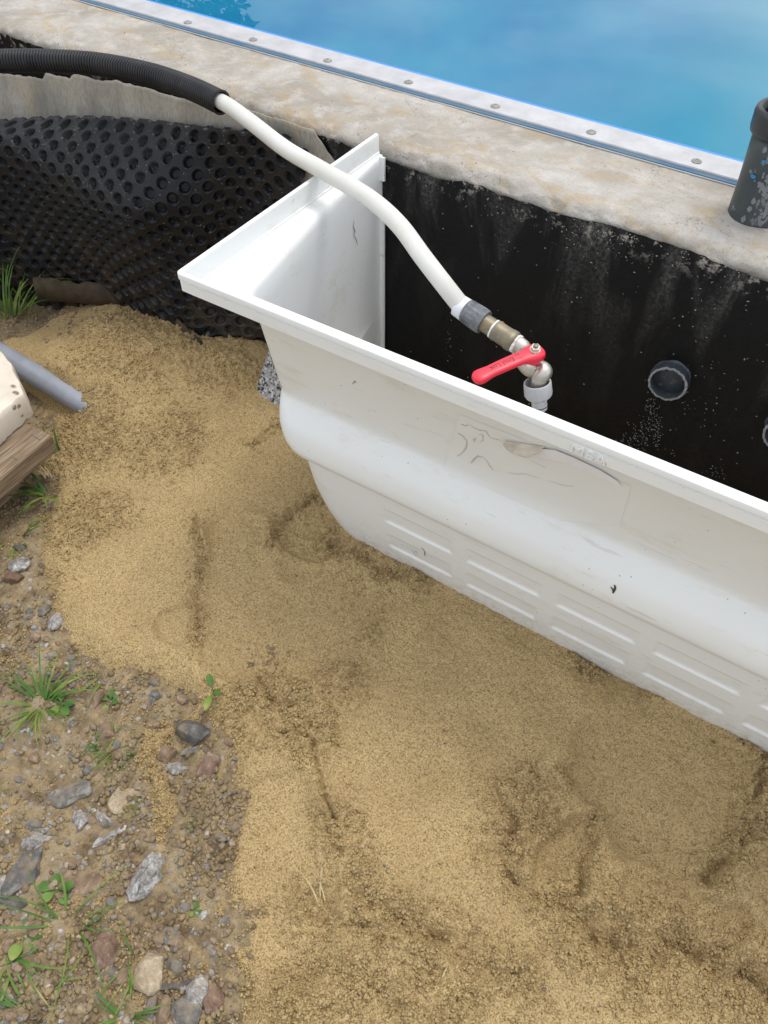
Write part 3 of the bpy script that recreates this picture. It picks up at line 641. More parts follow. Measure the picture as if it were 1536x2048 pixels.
# curled corner stands off the wall
A_, B_, C_, D_ = onwall(1007, 890, .003), onwall(1090, 893, .0012), onwall(1058, 916, .010), onwall(1010, 882, .004)
mb = MB(); V = []
for i in range(9):
    for j in range(6):
        u, v = i/8, j/5; p = D_.lerp(B_, u)*(1-v) + A_.lerp(C_, min(1, u*1.1))*v; p = p + Vector((0, -.010*math.sin(math.pi*v*.8)*math.sin(math.pi*(u*.8+.1)), .002*v)); V.append(p)
mb.add(V, [(i*6+j, i*6+j+1, (i+1)*6+j+1, (i+1)*6+j) for i in range(8) for j in range(5)]); mb.build('curled_flap', MT['sticker_b'], stk)
mb = MB()
for pts, wd in (([(922, 848), (930, 852), (935, 850)], .0022), ([(938, 848), (948, 856), (960, 860), (972, 862), (978, 872), (982, 876), (1000, 880)], .0014), ([(916, 866), (926, 872), (934, 882), (932, 896), (922, 908), (914, 912)], .0016),
                ([(945, 880), (952, 876), (948, 884)], .0022), ([(958, 868), (966, 870), (966, 880), (960, 884)], .0013), ([(942, 926), (948, 918), (956, 912), (964, 914)], .0024), ([(964, 912), (972, 920), (980, 932), (988, 942)], .0012), ([(1015, 945), (1030, 948), (1052, 948), (1078, 956)], .0007), ([(1098, 962), (1130, 971), (1148, 972)], .0007), ([(1060, 920), (1092, 936)], .0006)):
    q = strip('x', pts, wd, None, None, .0011); mb.add(q.v, q.f)
mb.build('glue_residue', MT['glue'], shaft)
for pts, wd in (([(836, 1110), (832, 1102), (828, 1106)], .0008), ([(824, 1100), (832, 1112), (840, 1116)], .0008), ([(843, 1096), (850, 1103), (849, 1110), (853, 1113)], .0022), ([(1229, 1169), (1231, 1173), (1230, 1178), (1227, 1183), (1226, 1186)], .0036), ([(1222, 1173), (1225, 1178), (1227, 1184)], .0026), ([(705, 768), (710, 762), (712, 766)], .0012)):
    strip('x', pts, wd, None, None, .0007).build('smudge', MT['mark'], shaft)
# brown scratch on the inside of the left wall
mb = MB(); pts = [(706, 440), (704, 452), (707, 463), (705, 470), (710, 480), (712, 490)]; V = []
for i, (a, b) in enumerate(pts):
    d = _ray(a, b); lo = None
    for k in range(4000):
        p = CAMP+d*(.3+k*.0005)
        if p[0] < .0155+.0440*(min(1, max(0, -p[1]/.34)))**1.25+.0006: break
    wq = (.0008, .0016, .0030, .0012, .0018, .0007)[i]; V += [(p[0], p[1]-wq/2, p[2]-.0125), (p[0], p[1]+wq/2, p[2]-.0125)]
mb.add(V, [(2*i, 2*i+1, 2*i+3, 2*i+2) for i in range(len(pts)-1)]); mb.build('smudge', simple('brown_scratch', (.35, .29, .25), .7, bump=0), shaft)
# ------------------------------------------------------------------ wall pipe stubs
def stub(px, py, r, ln, lab, seed):
    c = aty(px, py, -ln); rnd = random.Random(seed); o = empty('pipe_stub', (c[0], 0, c[2]), (rad(-3), 0, rad(2)), label=lab, cat='pipe stub', group='cut pipe ends in the black wall')
    mb = MB(); seg = 72; js = [rnd.uniform(-.0012, .0012) for _ in range(seg)]; R = []
    def rg(y, rr, k=0): return [(rr*math.cos(2*math.pi*i/seg), y+js[i]*k, rr*math.sin(2*math.pi*i/seg)) for i in range(seg)]
    mb.rings([rg(.06, r), rg(-ln+.004, r), rg(-ln, r*.998, 1)], False, False); mb.rings([rg(.30, r-.003), rg(-ln+.004, r-.003), rg(-ln, r-.0026, 1)], False, False)
    mb.add([(0, .30, 0)]+rg(.30, r-.003), [(0, i+1, (i+1) % seg+1) for i in range(seg)]); mb.build('tube', MT['stub'], o, sharp=40)
    mb = MB(); R0 = rg(-ln-.0002, r*1.004, 1); R1 = rg(-ln-.0006, r-.0028, 1)
    R0 = [(x*(1+rnd.uniform(-.004, .03)), y, z*(1+rnd.uniform(-.004, .03))) for x, y, z in R0]; mb.rings([R0, R1], False, False); mb.build('cut_edge', MT['cut'], o)
    mb = MB(); lathe(mb, (0, -.0046, 0), (0, -1, 0), [(0, r*1.07), (.002, r*1.06), (.004, r*1.03), (.005, r*.99)], 48, lambda a, t: 1+.03*math.sin(3*a+1)+.02*math.sin(7*a)); mb.build('sealing_collar', MT['stub'], o)
    return o
stub(1333, 769, .0258, .024, 'open grey pipe stub sticking out of the black wall right of the tap', 1)
stub(1566, 874, .0258, .030, 'pipe stub cut by the right edge of the photo, low on the black wall', 2)
# white water splash stain below the stub = mineral crust, thin patches on the coating
def crust(name, blobs, seed):
    rnd = random.Random(seed); mb = MB()
    for px, py, sx, sy, n_ in blobs:
        for _ in range(n_*2//3):
            a, b = px+rnd.gauss(0, sx), py+rnd.gauss(0, sy); p = aty(a, b, -.0075); r = rnd.uniform(.0003, .0010); m = rnd.randint(4, 6); a0 = rnd.random()*6
            el = rnd.uniform(.25, 1.0); ct, st = math.cos(a0), math.sin(a0); L1 = r*rnd.uniform(.8, 2.6); vs = [(p[0]+L1*math.cos(k*2*math.pi/m)*ct-r*el*math.sin(k*2*math.pi/m)*st, float(p[1])+.0005, p[2]+L1*math.cos(k*2*math.pi/m)*st+r*el*math.sin(k*2*math.pi/m)*ct) for k in range(m)]
            mb.add(vs+[(p[0], p[1]-.0008, p[2])], [(k, (k+1) % m, m) for k in range(m)])
    return mb
mb = crust('mineral_crust', [(1305, 815, 9, 12, 60), (1300, 840, 10, 14, 70), (1280, 870, 18, 12, 110), (1265, 890, 24, 10, 90), (1315, 865, 6, 16, 60), (1430, 945, 10, 12, 30), (1380, 800, 40, 45, 60), (1345, 905, 3, 5, 6),
                             (920, 395, 25, 10, 0), (903, 355, 6, 8, 14), (935, 340, 14, 8, 30), (870, 330, 10, 6, 20), (1040, 415, 60, 14, 60), (1150, 460, 50, 14, 60), (1210, 480, 40, 20, 90), (1290, 515, 60, 20, 50), (1400, 620, 60, 60, 30), (1100, 620, 80, 60, 12), (900, 650, 6, 40, 26), (1450, 760, 60, 80, 50), (800, 320, 20, 8, 24), (960, 500, 60, 60, 20), (80, 90, 60, 14, 60), (250, 120, 60, 10, 60), (1460, 560, 40, 20, 50)], 5)
o = mb.build('mineral_crust', simple('mineral_white', (.27, .255, .225), .9, bump=0), None, smooth=False); o.parent = wall; o.location = (0, 0, .6)
# ------------------------------------------------------------------ standpipe on the wall top
bp = atz(1503, 436, 0.0); bx, by = bp[0]+.002, bp[1]+.012
sp = empty('standpipe', (bx, by, 0), (rad(0), rad(-4.0), 0), label='dark upright pipe with flaking paint standing on the wall top', cat='pipe')
mb = MB(); lathe(mb, (0, 0, -.01), (0, 0, 1), [(0, .0345), (.012, .0338), (.05, .0325), (.09, .0318), (.110, .0318)], 56, lambda a, t: 1+.008*math.sin(5*a+t*60)); mb.build('sleeve', MT['post'], sp)
mb = MB(); lathe(mb, (0, 0, .098), (0, 0, 1), [(0, .0322), (.003, .0362), (.008, .0372), (.024, .0372), (.028, .0362), (.030, .0340), (.029, .0290), (.024, .0285)], 56); mb.build('coupling', simple('anthracite_coupling', (.03, .035, .038), .4, bump=.1), sp)
mb = MB(); lathe(mb, (0, 0, .112), (.09, 0, 1), [(0, .0255), (.30, .0255), (.305, .0245)], 48); mb.build('riser', MT['post'], sp)
rnd = random.Random(3); mb = MB()
for _ in range(260):
    a = rnd.gauss(-1.15, .30); zc = abs(rnd.gauss(.055, .035))+.004; r0 = .0345-.02*zc/1.0*.6+.0006; s_ = rnd.uniform(.0008, .0035); m = 6; V = []
    if zc > .10: continue
    r0 = float(np.interp(zc+.01, [0, .012, .05, .12, .15], [.0345, .0338, .0325, .0318, .0318]))*1.009+.0003
    for k in range(m):
        q = 2*math.pi*k/m; da = s_*math.cos(q)*rnd.uniform(.4, 1.3)/r0; dz = s_*math.sin(q)*rnd.uniform(.5, 1.9); V.append((r0*math.cos(a+da), r0*math.sin(a+da), zc+dz))
    mb.add(V, [tuple(range(m))])
mb.build('paint_flakes', simple('grey_paint', (.20, .21, .225), .7, vs=100, bump=0), sp, smooth=False)
mb = MB()
for a, zc, s_ in ((-1.95, .058, .0034), (-1.75, .078, .0026)):
    r0 = .0334; V = [(r0*math.cos(a+s_*1.3*math.cos(q)*rnd.uniform(.5, 1.2)/r0), r0*math.sin(a+s_*1.3*math.cos(q)/r0), zc+s_*.7*math.sin(q)) for q in [k*.785 for k in range(8)]]; mb.add(V, [tuple(range(8))])
mb.build('paint_spots', simple('blue_paint', (.02, .22, .48), .6, bump=0), sp, smooth=False)
# ------------------------------------------------------------------ fleece and dimpled membrane
top_pts = [(-260, 150), (-100, 140), (0, 147), (60, 154), (84, 158), (90, 147), (120, 153), (139, 157), (145, 149), (165, 152), (200, 163), (228, 161), (260, 170), (300, 180), (350, 196), (400, 206), (450, 212), (500, 208), (545, 213), (575, 224), (600, 238), (625, 262), (648, 297), (668, 325)]
tp = np.array([aty(a, b, -.012) for a, b in top_pts]); tp[:, 2] = np.minimum(tp[:, 2], -.006); tp = np.concatenate([[[-2.0, -.012, -.09]], tp])
sx_ = np.linspace(tp[0, 0], tp[-1, 0], 800); zt = np.interp(sx_, tp[:, 0], tp[:, 2]) + .0016*fbm(sx_, sx_*0, 120, 3, 5)
nr = 60; VV = np.linspace(0, 1, nr)[:, None]
XF = np.repeat(sx_[None, :], nr, 0); ZF = zt[None, :]*(1-VV) + (-.36)*VV
YF = wy0(XF) - .0095 - .085*np.clip((zt[None, :]-ZF)/.3, 0, 1)**1.2*sstep(-.08, -.45, XF) + .004*fbm(XF*1.0, ZF*.5, 14, 3, 7)*sstep(0, .15, VV)
YF = np.clip(YF, wy0(XF)-.06*sstep(-.25, -.6, XF)-.012, wy0(XF)-.0085)
# membrane
NET = [[(-330, 285, -.15), (-320, 350, -.17), (-310, 440, -.26), (-300, 540, -.37), (-290, 660, -.48)],
       [(-150, 255, -.13), (-140, 315, -.15), (-130, 420, -.25), (-120, 520, -.36), (-110, 640, -.48)],
       [(0, 238, -.112), (0, 292, -.132), (8, 400, -.24), (18, 500, -.35), (30, 620, -.48)],
       [(150, 231, -.082), (130, 345, -.145), (118, 445, -.25), (118, 535, -.36), (128, 640, -.48)],
       [(300, 237, -.058), (268, 410, -.155), (240, 500, -.26), (238, 570, -.36), (250, 670, -.48)],
       [(430, 237, -.040), (392, 400, -.15), (368, 520, -.26), (350, 605, -.35), (350, 720, -.48)],
       [(540, 236, -.026), (505, 370, -.14), (475, 500, -.25), (455, 610, -.35), (445, 740, -.48)],
       [(603, 240, -.016), (588, 370, -.13), (570, 500, -.24), (550, 610, -.34), (535, 740, -.48)],
       [(642, 285, -.030), (652, 385, -.13), (650, 490, -.23), (640, 610, -.33), (630, 740, -.48)]]
N = np.array([[atz(*q) for q in col] for col in NET]); N[..., 1] = np.minimum(N[..., 1], np.array([wy0(v) for v in N[..., 0]])-.034)
N[..., 0] = np.minimum(N[..., 0], .006)
def dense(A, n): 
    return np.array(catmull(list(A), n))
A1 = np.array([dense(N[:, j], 40) for j in range(N.shape[1])])          # rows x U
A2 = np.array([dense(A1[:, i], 60) for i in range(A1.shape[1])])          # U x V x 3
A2 = np.concatenate([np.stack([A2[0]+np.array([-.02*k, -.0006*k, 0]) for k in range(40, 0, -1)]), A2]); midl = A2[:, 90]; su = np.r_[0, np.cumsum(np.linalg.norm(np.diff(midl, axis=0), axis=1))]
sv_ = np.r_[0, np.cumsum(np.linalg.norm(np.diff(A2[240], axis=0), axis=1))]
step = .0018; U = np.arange(0, su[-1], step); V_ = np.arange(0, sv_[-1], step)
iu = np.interp(U, su, np.arange(len(su))); iv = np.interp(V_, sv_, np.arange(len(sv_)))
def bil(A, iu, iv):
    a = np.clip(np.floor(iu).astype(int), 0, A.shape[0]-2); b = np.clip(np.floor(iv).astype(int), 0, A.shape[1]-2); fa = (iu-a)[:, None, None]; fb = (iv-b)[None, :, None]
    return (A[a][:, b]*(1-fa)*(1-fb)+A[a+1][:, b]*fa*(1-fb)+A[a][:, b+1]*(1-fa)*fb+A[a+1][:, b+1]*fa*fb)
P = bil(A2, iu, iv); UU, VV2 = np.meshgrid(U, V_, indexing='ij')
# the sheet wrinkles slightly
du = np.gradient(P, axis=0); dv = np.gradient(P, axis=1); Nn = np.cross(du, dv); Nn /= np.linalg.norm(Nn, axis=-1, keepdims=True)+1e-12
if Nn[..., 1].mean() > 0: Nn = -Nn                                             # towards the viewer
P = P + Nn*(.003*fbm(UU, VV2, 7, 3, 77))[..., None]
px_, py_ = .0385, .0195
su_ = np.linalg.norm(np.diff(P, axis=0), axis=-1); cu_ = np.concatenate([np.zeros((1, P.shape[1])), np.cumsum(su_, 0)]); UU = cu_[-1:, :]-cu_
sv2 = np.linalg.norm(np.diff(P, axis=1), axis=-1); VVL = np.concatenate([np.zeros((P.shape[0], 1)), np.cumsum(sv2, 1)], 1)
def dimple(u, v):
    r = np.floor(v/py_); best = np.zeros_like(u)
    for dr in (0, 1):
        rr = r+dr; off = (rr % 2)*.5*px_; c = np.round((u-off)/px_); d = np.hypot(u-(c*px_+off), v-rr*py_)
        rad0, rad1 = .0096, .0080; best = np.maximum(best, 1-sstep(rad1, rad0, d))
        best = np.maximum(best, 0)
    return best
def dimple_ring(u, v):
    r = np.floor(v/py_); best = np.zeros_like(u)
    for dr in (0, 1):
        rr = r+dr; off = (rr % 2)*.5*px_; c = np.round((u-off)/px_); d = np.hypot(u-(c*px_+off), v-rr*py_); best = np.maximum(best, np.exp(-((d-.0110)/.0011)**2))
    return best
DV = VVL + .003
P = P - Nn*((.0095*dimple(UU, DV)) - .0010*dimple_ring(UU, DV))[..., None]
# scalloped top edge
k = (VV2 < .004); 
P[:, 0, :] += Nn[:, 0, :]*0 ; 
memb = link('dimpled_membrane', gridmesh('dimpled_membrane', P[..., 0], P[..., 1], P[..., 2]), MT['memb'], label='black dimpled drainage membrane bulging away from the wall left of the light shaft', cat='membrane')
md = memb.modifiers.new('thick', 'SOLIDIFY'); md.thickness = .0009; md.offset = 0
flm = link('fleece_sheet', gridmesh('fleece_sheet', XF, YF, ZF), MT['fab'], label='dirty beige fleece sheet between the wall and the dimpled membrane', cat='fabric')
md = flm.modifiers.new('thick', 'SOLIDIFY'); md.thickness = .0015; md.offset = 0
# muddy edging strip at the foot of the membrane
foot = [atz(70, 568, -.385), atz(150, 574, -.385), atz(230, 585, -.39), atz(300, 610, -.395), atz(345, 640, -.40), atz(390, 680, -.41), atz(420, 720, -.44)]
cp_ = np.array(catmull(foot, 14)); mb = MB(); R = []
for i, p in enumerate(cp_):
    t = cp_[min(i+1, len(cp_)-1)]-cp_[max(i-1, 0)]; t /= np.linalg.norm(t); s_ = np.cross(t, [0, 0, 1]); s_ /= np.linalg.norm(s_); wob = .004*math.sin(i*.35)+.002*math.sin(i*1.1)
    R.append([p+s_*.010*0+np.array([0, 0, .013+wob]), p+s_*(.007+wob*.5)+np.array([0, 0, .002]), p+s_*.010+np.array([0, 0, -.03]), p-s_*.004+np.array([0, 0, -.03]), p-s_*.003+np.array([0, 0, .011+wob])])
mb.rings(R); mb.build('timber_strip', simple('muddy_strip', (.085, .06, .035), .9, vs=40, c2=(.035, .025, .015), bump=.6, bs=90, bd=.003), label='thin muddy brown strip along the foot of the dimpled membrane', cat='wood strip')
# ------------------------------------------------------------------ pipes
def K(px, py, z): return tuple(atz(px, py, z))
cor = [(-2.3, -.16, -.03), (-1.7, -.15, -.02), K(-330, 150, -.02), K(-160, 130, .0), K(0, 122, .012), K(100, 122, .016), K(200, 129, .018), K(300, 149, .020), K(380, 176, .022), K(442, 205, .024)]
white = [K(360, 168, .022), K(442, 203, .024), K(500, 243, .026), K(570, 297, .027), K(640, 338, .027), K(700, 372, .027), K(750, 405, .026), K(800, 452, .023), K(845, 513, .012), tuple(aty(885, 565, -.238)), tuple(aty(922, 612, -.238)), tuple(aty(936, 628, -.239))]
pts, tt_ = resample(catmull(cor, 30), .0006)
mb = MB(); tube(mb, pts, lambda i: .0155+.0010-.0026*abs(math.cos(math.pi*tt_[i]/.0048))**5, 36, cap=False)
tube(mb, pts[-60:], lambda i: .0136, 36, cap=False)
P0, P1_ = pts[-1], pts[-2]; d_ = Vector(P0-P1_).normalized(); lathe(mb, P0, d_, [(-.0001, .0168), (.0004, .0168), (.0004, .0136), (-.002, .0136)], 36, cap0=False, cap1=False)
co_ = mb.build('corrugated_conduit', MT['black'], label='black corrugated conduit sleeved over the white pipe', cat='conduit')
pts, tt_ = resample(catmull(white, 24), .003)
mb = MB(); tube(mb, pts, .0106, 32)
wp = mb.build('water_pipe', MT['pe'], label='bent white plastic water pipe crossing the light shaft rim', cat='pipe')
# ------------------------------------------------------------------ tap
E0 = Vector(aty(925, 616, -.238)); E1 = Vector(aty(1030, 686, -.247)); ax = (E1-E0).normalized(); AM = (E1-E0).length/.0640
tap = empty('garden_tap', tuple(E0), label='garden tap with red lever hanging on the end of the white pipe', cat='tap')
TO = -E0
def T3(v): return v + TO
def axl(prof, seg, mod=None): lathe(mb, T3(E0), ax, [(t*AM, r) for t, r in prof], seg, (lambda a, t: mod(a, t/AM)) if mod else None)
mb = MB(); axl([(-.006, .0108), (-.0055, .0128), (.0040, .0132), (.0045, .0126)], 40); mb.build('clamp_ring', MT['ring'], tap, sharp=40)
mb = MB(); axl([(.004, .0126), (.0050, .0134), (.0065, .0137), (.0070, .0135), (.0215, .0141), (.0230, .0144), (.0255, .0144), (.0270, .0138), (.0265, .0100)], 96, lambda a, t: 1+(.035*(math.sin(a*16) > .1) if .0068 < t < .0228 else 0))
mb.build('union_nut', MT['nut'], tap, sharp=35)
mb = MB(); axl([(.024, .0100), (.0355, .0104), (.0375, .0094), (.040, .0094), (.0402, .0112), (.0425, .0121), (.0450, .0113), (.0550, .0114), (.0575, .0121), (.0620, .0122), (.0635, .0114), (.0645, .0098)], 44, lambda a, t: 1+.012*math.sin(5*a))
mb.build('brass_coupling', MT['brass'], tap, sharp=40)
mb = MB(); axl([(.0376, .0100), (.0382, .0113), (.0396, .0112), (.0400, .0098)], 40, lambda a, t: 1+.03*math.sin(6*a)); mb.build('thread_tape', MT['ptfe'], tap); mb = MB(); axl([(.0638, .0095), (.0645, .0112), (.0668, .0106), (.0674, .0092)], 40, lambda a, t: 1+.07*math.sin(4*a+1)+.05*math.sin(11*a))

mb.build('thread_tape', MT['ptfe'], tap)
# valve body: from coupling end, through ball chamber under the handle, to the spout
B0 = E0+ax*.062*AM; S1 = Vector(aty(1075, 768, -.264)); S2 = Vector(aty(1080, 823, -.266))
H0 = Vector(aty(1062, 718, -.250))
pth = catmull([B0, B0+ax*.012, B0.lerp(H0, .55)+Vector((0, 0, -.004)), H0+Vector((.002, -.002, -.008)), H0.lerp(S1, .5)+Vector((.010, -.002, .006)), S1+Vector((.001, 0, .010)), S1+(S2-S1)*.15], 10)
rr = np.interp(np.arange(len(pth)), [0, 8, 14, 22, 30, 40, 50, 60], [.0095, .0095, .0105, .0122, .0120, .0108, .0088, .0084])
mb = MB(); tube(mb, [T3(Vector(p)) for p in pth], lambda i: rr[i], 32)

mb.build('valve_body', MT['chrome'], tap)
# handle
hub = Vector(aty(1068, 704, -.264)); tip = Vector(K(961, 741, hub.z+.001)); up = Vector((.05, -.16, 1)).normalized()
hd = (tip-hub); hd = (hd-up*hd.dot(up)); HL = hd.length; hd.normalize(); hs = up.cross(hd).normalized()
def hp(a, b, c): return T3(hub+hd*a+hs*b+up*c)
secs = []   # (a, half width, centre offset up, half thickness)
for a, wd, cz, th in ((-.0122, .003, -.004, .002), (-.0114, .0062, -.004, .0040), (-.0090, .0092, -.0040, .0058), (-.005, .0110, -.0038, .0068), (.000, .0114, -.0035, .0070), (.006, .0104, -.0030, .0066), (.011, .0086, -.0022, .0056), (.0155, .0080, -.0010, .0046), (.020, .0079, -.0002, .0042), (.030, .0078, .0, .0040), (.045, .0077, .0, .0040), (HL-.018, .0074, .0, .0040), (HL-.012, .0074, -.0004, .0040), (HL-.007, .0082, -.0010, .0044), (HL-.001, .0090, -.0014, .0048), (HL+.004, .0082, -.0016, .0046), (HL+.007, .0055, -.0018, .0034), (HL+.0084, .002, -.0018, .0015)):
    ring = []
    for k in range(24):
        q = 2*math.pi*k/24; cx = math.copysign(abs(math.cos(q))**.62, math.cos(q)); sy = math.copysign(abs(math.sin(q))**.62, math.sin(q)); ring.append(hp(a, wd*cx, cz+th*sy))
    secs.append(ring)
mb = MB(); mb.rings(secs); lev = mb.build('lever', MT['red'], tap)
md = lev.modifiers.new('sub', 'SUBSURF'); md.levels = 1; md.render_levels = 2
mb = MB(); lathe(mb, hp(-.001, 0, .0030), up, [(0, .0060), (.0012, .0060), (.0016, .0055)], 32); lathe(mb, hp(-.001, 0, .0044), up, [(0, .0053), (.0032, .0053), (.0038, .0046)], 6); mb.build('nut', simple('plated_nut', (.70, .66, .56), .4, .5), tap, smooth=False)
mb = MB(); lathe(mb, hp(-.001, 0, .0080), up, [(0, .0030), (.0016, .0029), (.0022, .0022)], 20); mb.build('stem_end', MT['brass'], tap)
def htext(nm, s, size, a, b, c, sx=1.0):
    o_ = hp(a, b, c); 
    return text_mesh(nm, s, size, .00008, MT['print'], tap, onplane(o_, hd, up.cross(hd), up), sx)
htext('lettering', 'Emil Lux', .0086, .0255, -.0030, .00405, 1.0)
htext('lettering', 'Zin', .0042, .0170, .0010, .0038); htext('lettering', 'Auf', .0042, .0175, -.0045, .0038)
mb = MB(); lathe(mb, hp(0, 0, -.0135), up, [(0, .0070), (.003, .0100), (.006, .0098)], 30, lambda a, t: 1+.04*math.sin(9*a)+.03*math.sin(17*a)); mb.build('stop_ring', MT['red'], tap)
# hose connector
sa = (S2-S1).normalized(); LL = (S2-S1).length
mb = MB(); K_ = LL/.062
def knurl(a, t): return 1+(.045*max(-.7, min(.5, math.sin(a*14)*1.8)) if t < .0255*K_ and t > .001 else 0)
RM = lambda q: q*1.35 if q < .0195 else .0263+(q-.0195)*.0302/.037
lathe(mb, T3(S1), sa, [(RM(q)*K_, r) for q, r in ((.008, .0128), (-.0030, .0132), (-.0034, .0138), (-.0030, .0150), (.0, .0154), (.0160, .0154), (.0195, .0142), (.0235, .0104), (.0270, .0086), (.0300, .0078), (.0330, .0086), (.0360, .0088), (.0400, .0085), (.0420, .0077), (.0440, .0088), (.0465, .0084), (.0466, .0070), (.0490, .0070), (.0492, .0086), (.0560, .0083), (.0565, .0070))], 96, knurl, cap0=True)
mb.build('hose_connector', MT['hose'], tap, sharp=35)
mb = MB(); lathe(mb, T3(S1), sa, [(RM(q)*K_, r) for q, r in ((.0466, .0072), (.0470, .0085), (.0486, .0085), (.0490, .0072))], 40); mb.build('seal_ring', MT['rubber'], tap)
# ------------------------------------------------------------------ granite slab, drain pipe, timber, travertine
ga, gb = atz(501, 810, -.452), atz(574, 848, -.452); gx = Vector(gb-ga); gx.z = 0; gx.normalize(); gy = Vector((-gx.y, gx.x, 0))
gs = empty('granite_slab', tuple(ga), (rad(-36), 0, math.atan2(gx.y, gx.x)), label='speckled grey granite slab propped under the left end of the light shaft', cat='stone slab')
mb = MB(); mb.box((.105, .016, .045), (.105, .015, .068)); g_ = mb.build('slab', MT['granite'], gs, smooth=False); bv = g_.modifiers.new('b', 'BEVEL'); bv.width = .002; bv.segments = 2
dp = MB(); dl = Vector(GP1-GP0); dd = dl.normalized(); lathe(dp, Vector(GP0)-dd*.4, dd, [(0, .0200), (.4+dl.length, .0200), (.4+dl.length, .0185), (.35+dl.length, .0185)], 40, cap0=True, cap1=True)
dp.build('drain_pipe', MT['pvc'], sharp=40, label='light grey plastic drain pipe half buried in the sand', cat='pipe')
# timber: its top face edge runs towards the lower left
zt_ = -.360
a1, a2, a3 = Vector(atz(104, 868, zt_)), Vector(atz(-70, 1015, zt_)), Vector(atz(84, 828, zt_))
ux = (a2-a1); ux.z = 0; ux.normalize(); uy = Vector((-ux.y, ux.x, 0)); sg_ = 1 if uy.dot(a3-a1) > 0 else -1
tb = empty('timber_beam', tuple(a1), (0, 0, math.atan2(ux.y, ux.x)), label='old cracked wooden beam lying at the left edge under the pale stone', cat='timber')
mb = MB(); mb.box((.30, sg_*.085, -.018), (.30, .085, .0178)); w1 = mb.build('top_board', MT['wood'], tb, smooth=False)
mb = MB(); mb.box((.350, sg_*.125, -.0665), (.30, .080, .030)); w2 = mb.build('lower_board', MT['wood'], tb, smooth=False)
for o in (w1, w2):
    bv = o.modifiers.new('b', 'BEVEL'); bv.width = .004; bv.segments = 2
rnd = random.Random(9)
for k in range(7):
    mb = MB(); x0 = .02+.04*k+rnd.uniform(-.01, .01); l_ = .015+rnd.uniform(0, .03)
    mb.add([(x0-.0006, sg_*.006, .0003), (x0+.0006, sg_*.006, .0003), (x0+rnd.uniform(-.004, .004), sg_*(.006+l_), .0003)], [(0, 1, 2)]); mb.build('crack', MT['mark'], tb, smooth=False)
tv = [atz(*q, zt_+.001) for q in ((70, 829), (42, 768), (0, 716), (-90, 640), (-300, 700), (-300, 1000), (0, 893), (32, 862))]
mb = MB(); cen = sum([Vector(p) for p in tv], Vector())/len(tv); base = []; rnd = random.Random(4)
for i in range(len(tv)):
    for t in np.arange(0, 1, .125): p = Vector(tv[i])*(1-t)+Vector(tv[(i+1) % len(tv)])*t; base.append(p+Vector((rnd.uniform(-1, 1), rnd.uniform(-1, 1), 0))*.0011)
def rg(s, z): return [cen+(p-cen)*s+Vector((0, 0, z)) for p in base]
mb.rings([rg(.985, 0), rg(1, .004), rg(1.0, .036), rg(.99, .042), rg(.975, .0445), rg(.6, .045)]); trv = mb.build('travertine_block', MT['trav'], sharp=50, label='cream travertine block with pits lying on the wooden beam', cat='stone block')
trv.data.transform(Matrix.Translation((0, 0, 0)))
# ------------------------------------------------------------------ stones
def rock_mesh(seed, sx, sy, sz_, ang=.5):
    rnd = random.Random(seed); bm = bmesh.new(); bmesh.ops.create_icosphere(bm, subdivisions=3, radius=1)
    pl = []
    for _ in range(11):
        n_ = Vector((rnd.gauss(0, 1), rnd.gauss(0, 1), rnd.gauss(0, 1))).normalized(); pl.append((n_, rnd.uniform(.55, .95)))
    for v in bm.verts:
        p = v.co.copy()
        for n_, d in pl:
            k_ = p.dot(n_)-d
            if k_ > 0: p -= n_*k_*ang*1.7 if ang*1.7 < 1 else n_*k_
        p *= 1+.05*math.sin(p.x*7+seed)+.04*math.sin(p.y*9+seed*2)+.03*math.sin(p.z*15+p.x*11)+rnd.uniform(-.015, .015)
        v.co = Vector((p.x*sx, p.y*sy, p.z*sz_))
    me = bpy.data.meshes.new('stone'); bm.to_mesh(me); bm.free(); return me
def stone(px, py, wpx, hpx, rot, mat, lab, flat=.5, sink=.3, name='stone', grp='stones lying on the soil'):
    x, y = G(px, py, -.462); z = topz(x, y); D = np.linalg.norm(np.array([x, y, z])-CAMP); s_ = D/FPX
    a, b = wpx*s_/2, hpx*s_/2*1.12; h = min(a, b)*flat*1.6
    o = link(name, rock_mesh(int(px*7+py), a*1.12, b*1.12, h, .58), mat, smooth=True, label=lab, cat='stone', group=grp)
    try: o.data.set_sharp_from_angle(angle=rad(32))
    except Exception: pass
    o.location = (x, y, z+h*(.28-sink)); o.rotation_euler = (random.uniform(-.15, .15), random.uniform(-.15, .15), -rad(rot)+math.atan2(AR[1], AR[0])); return o
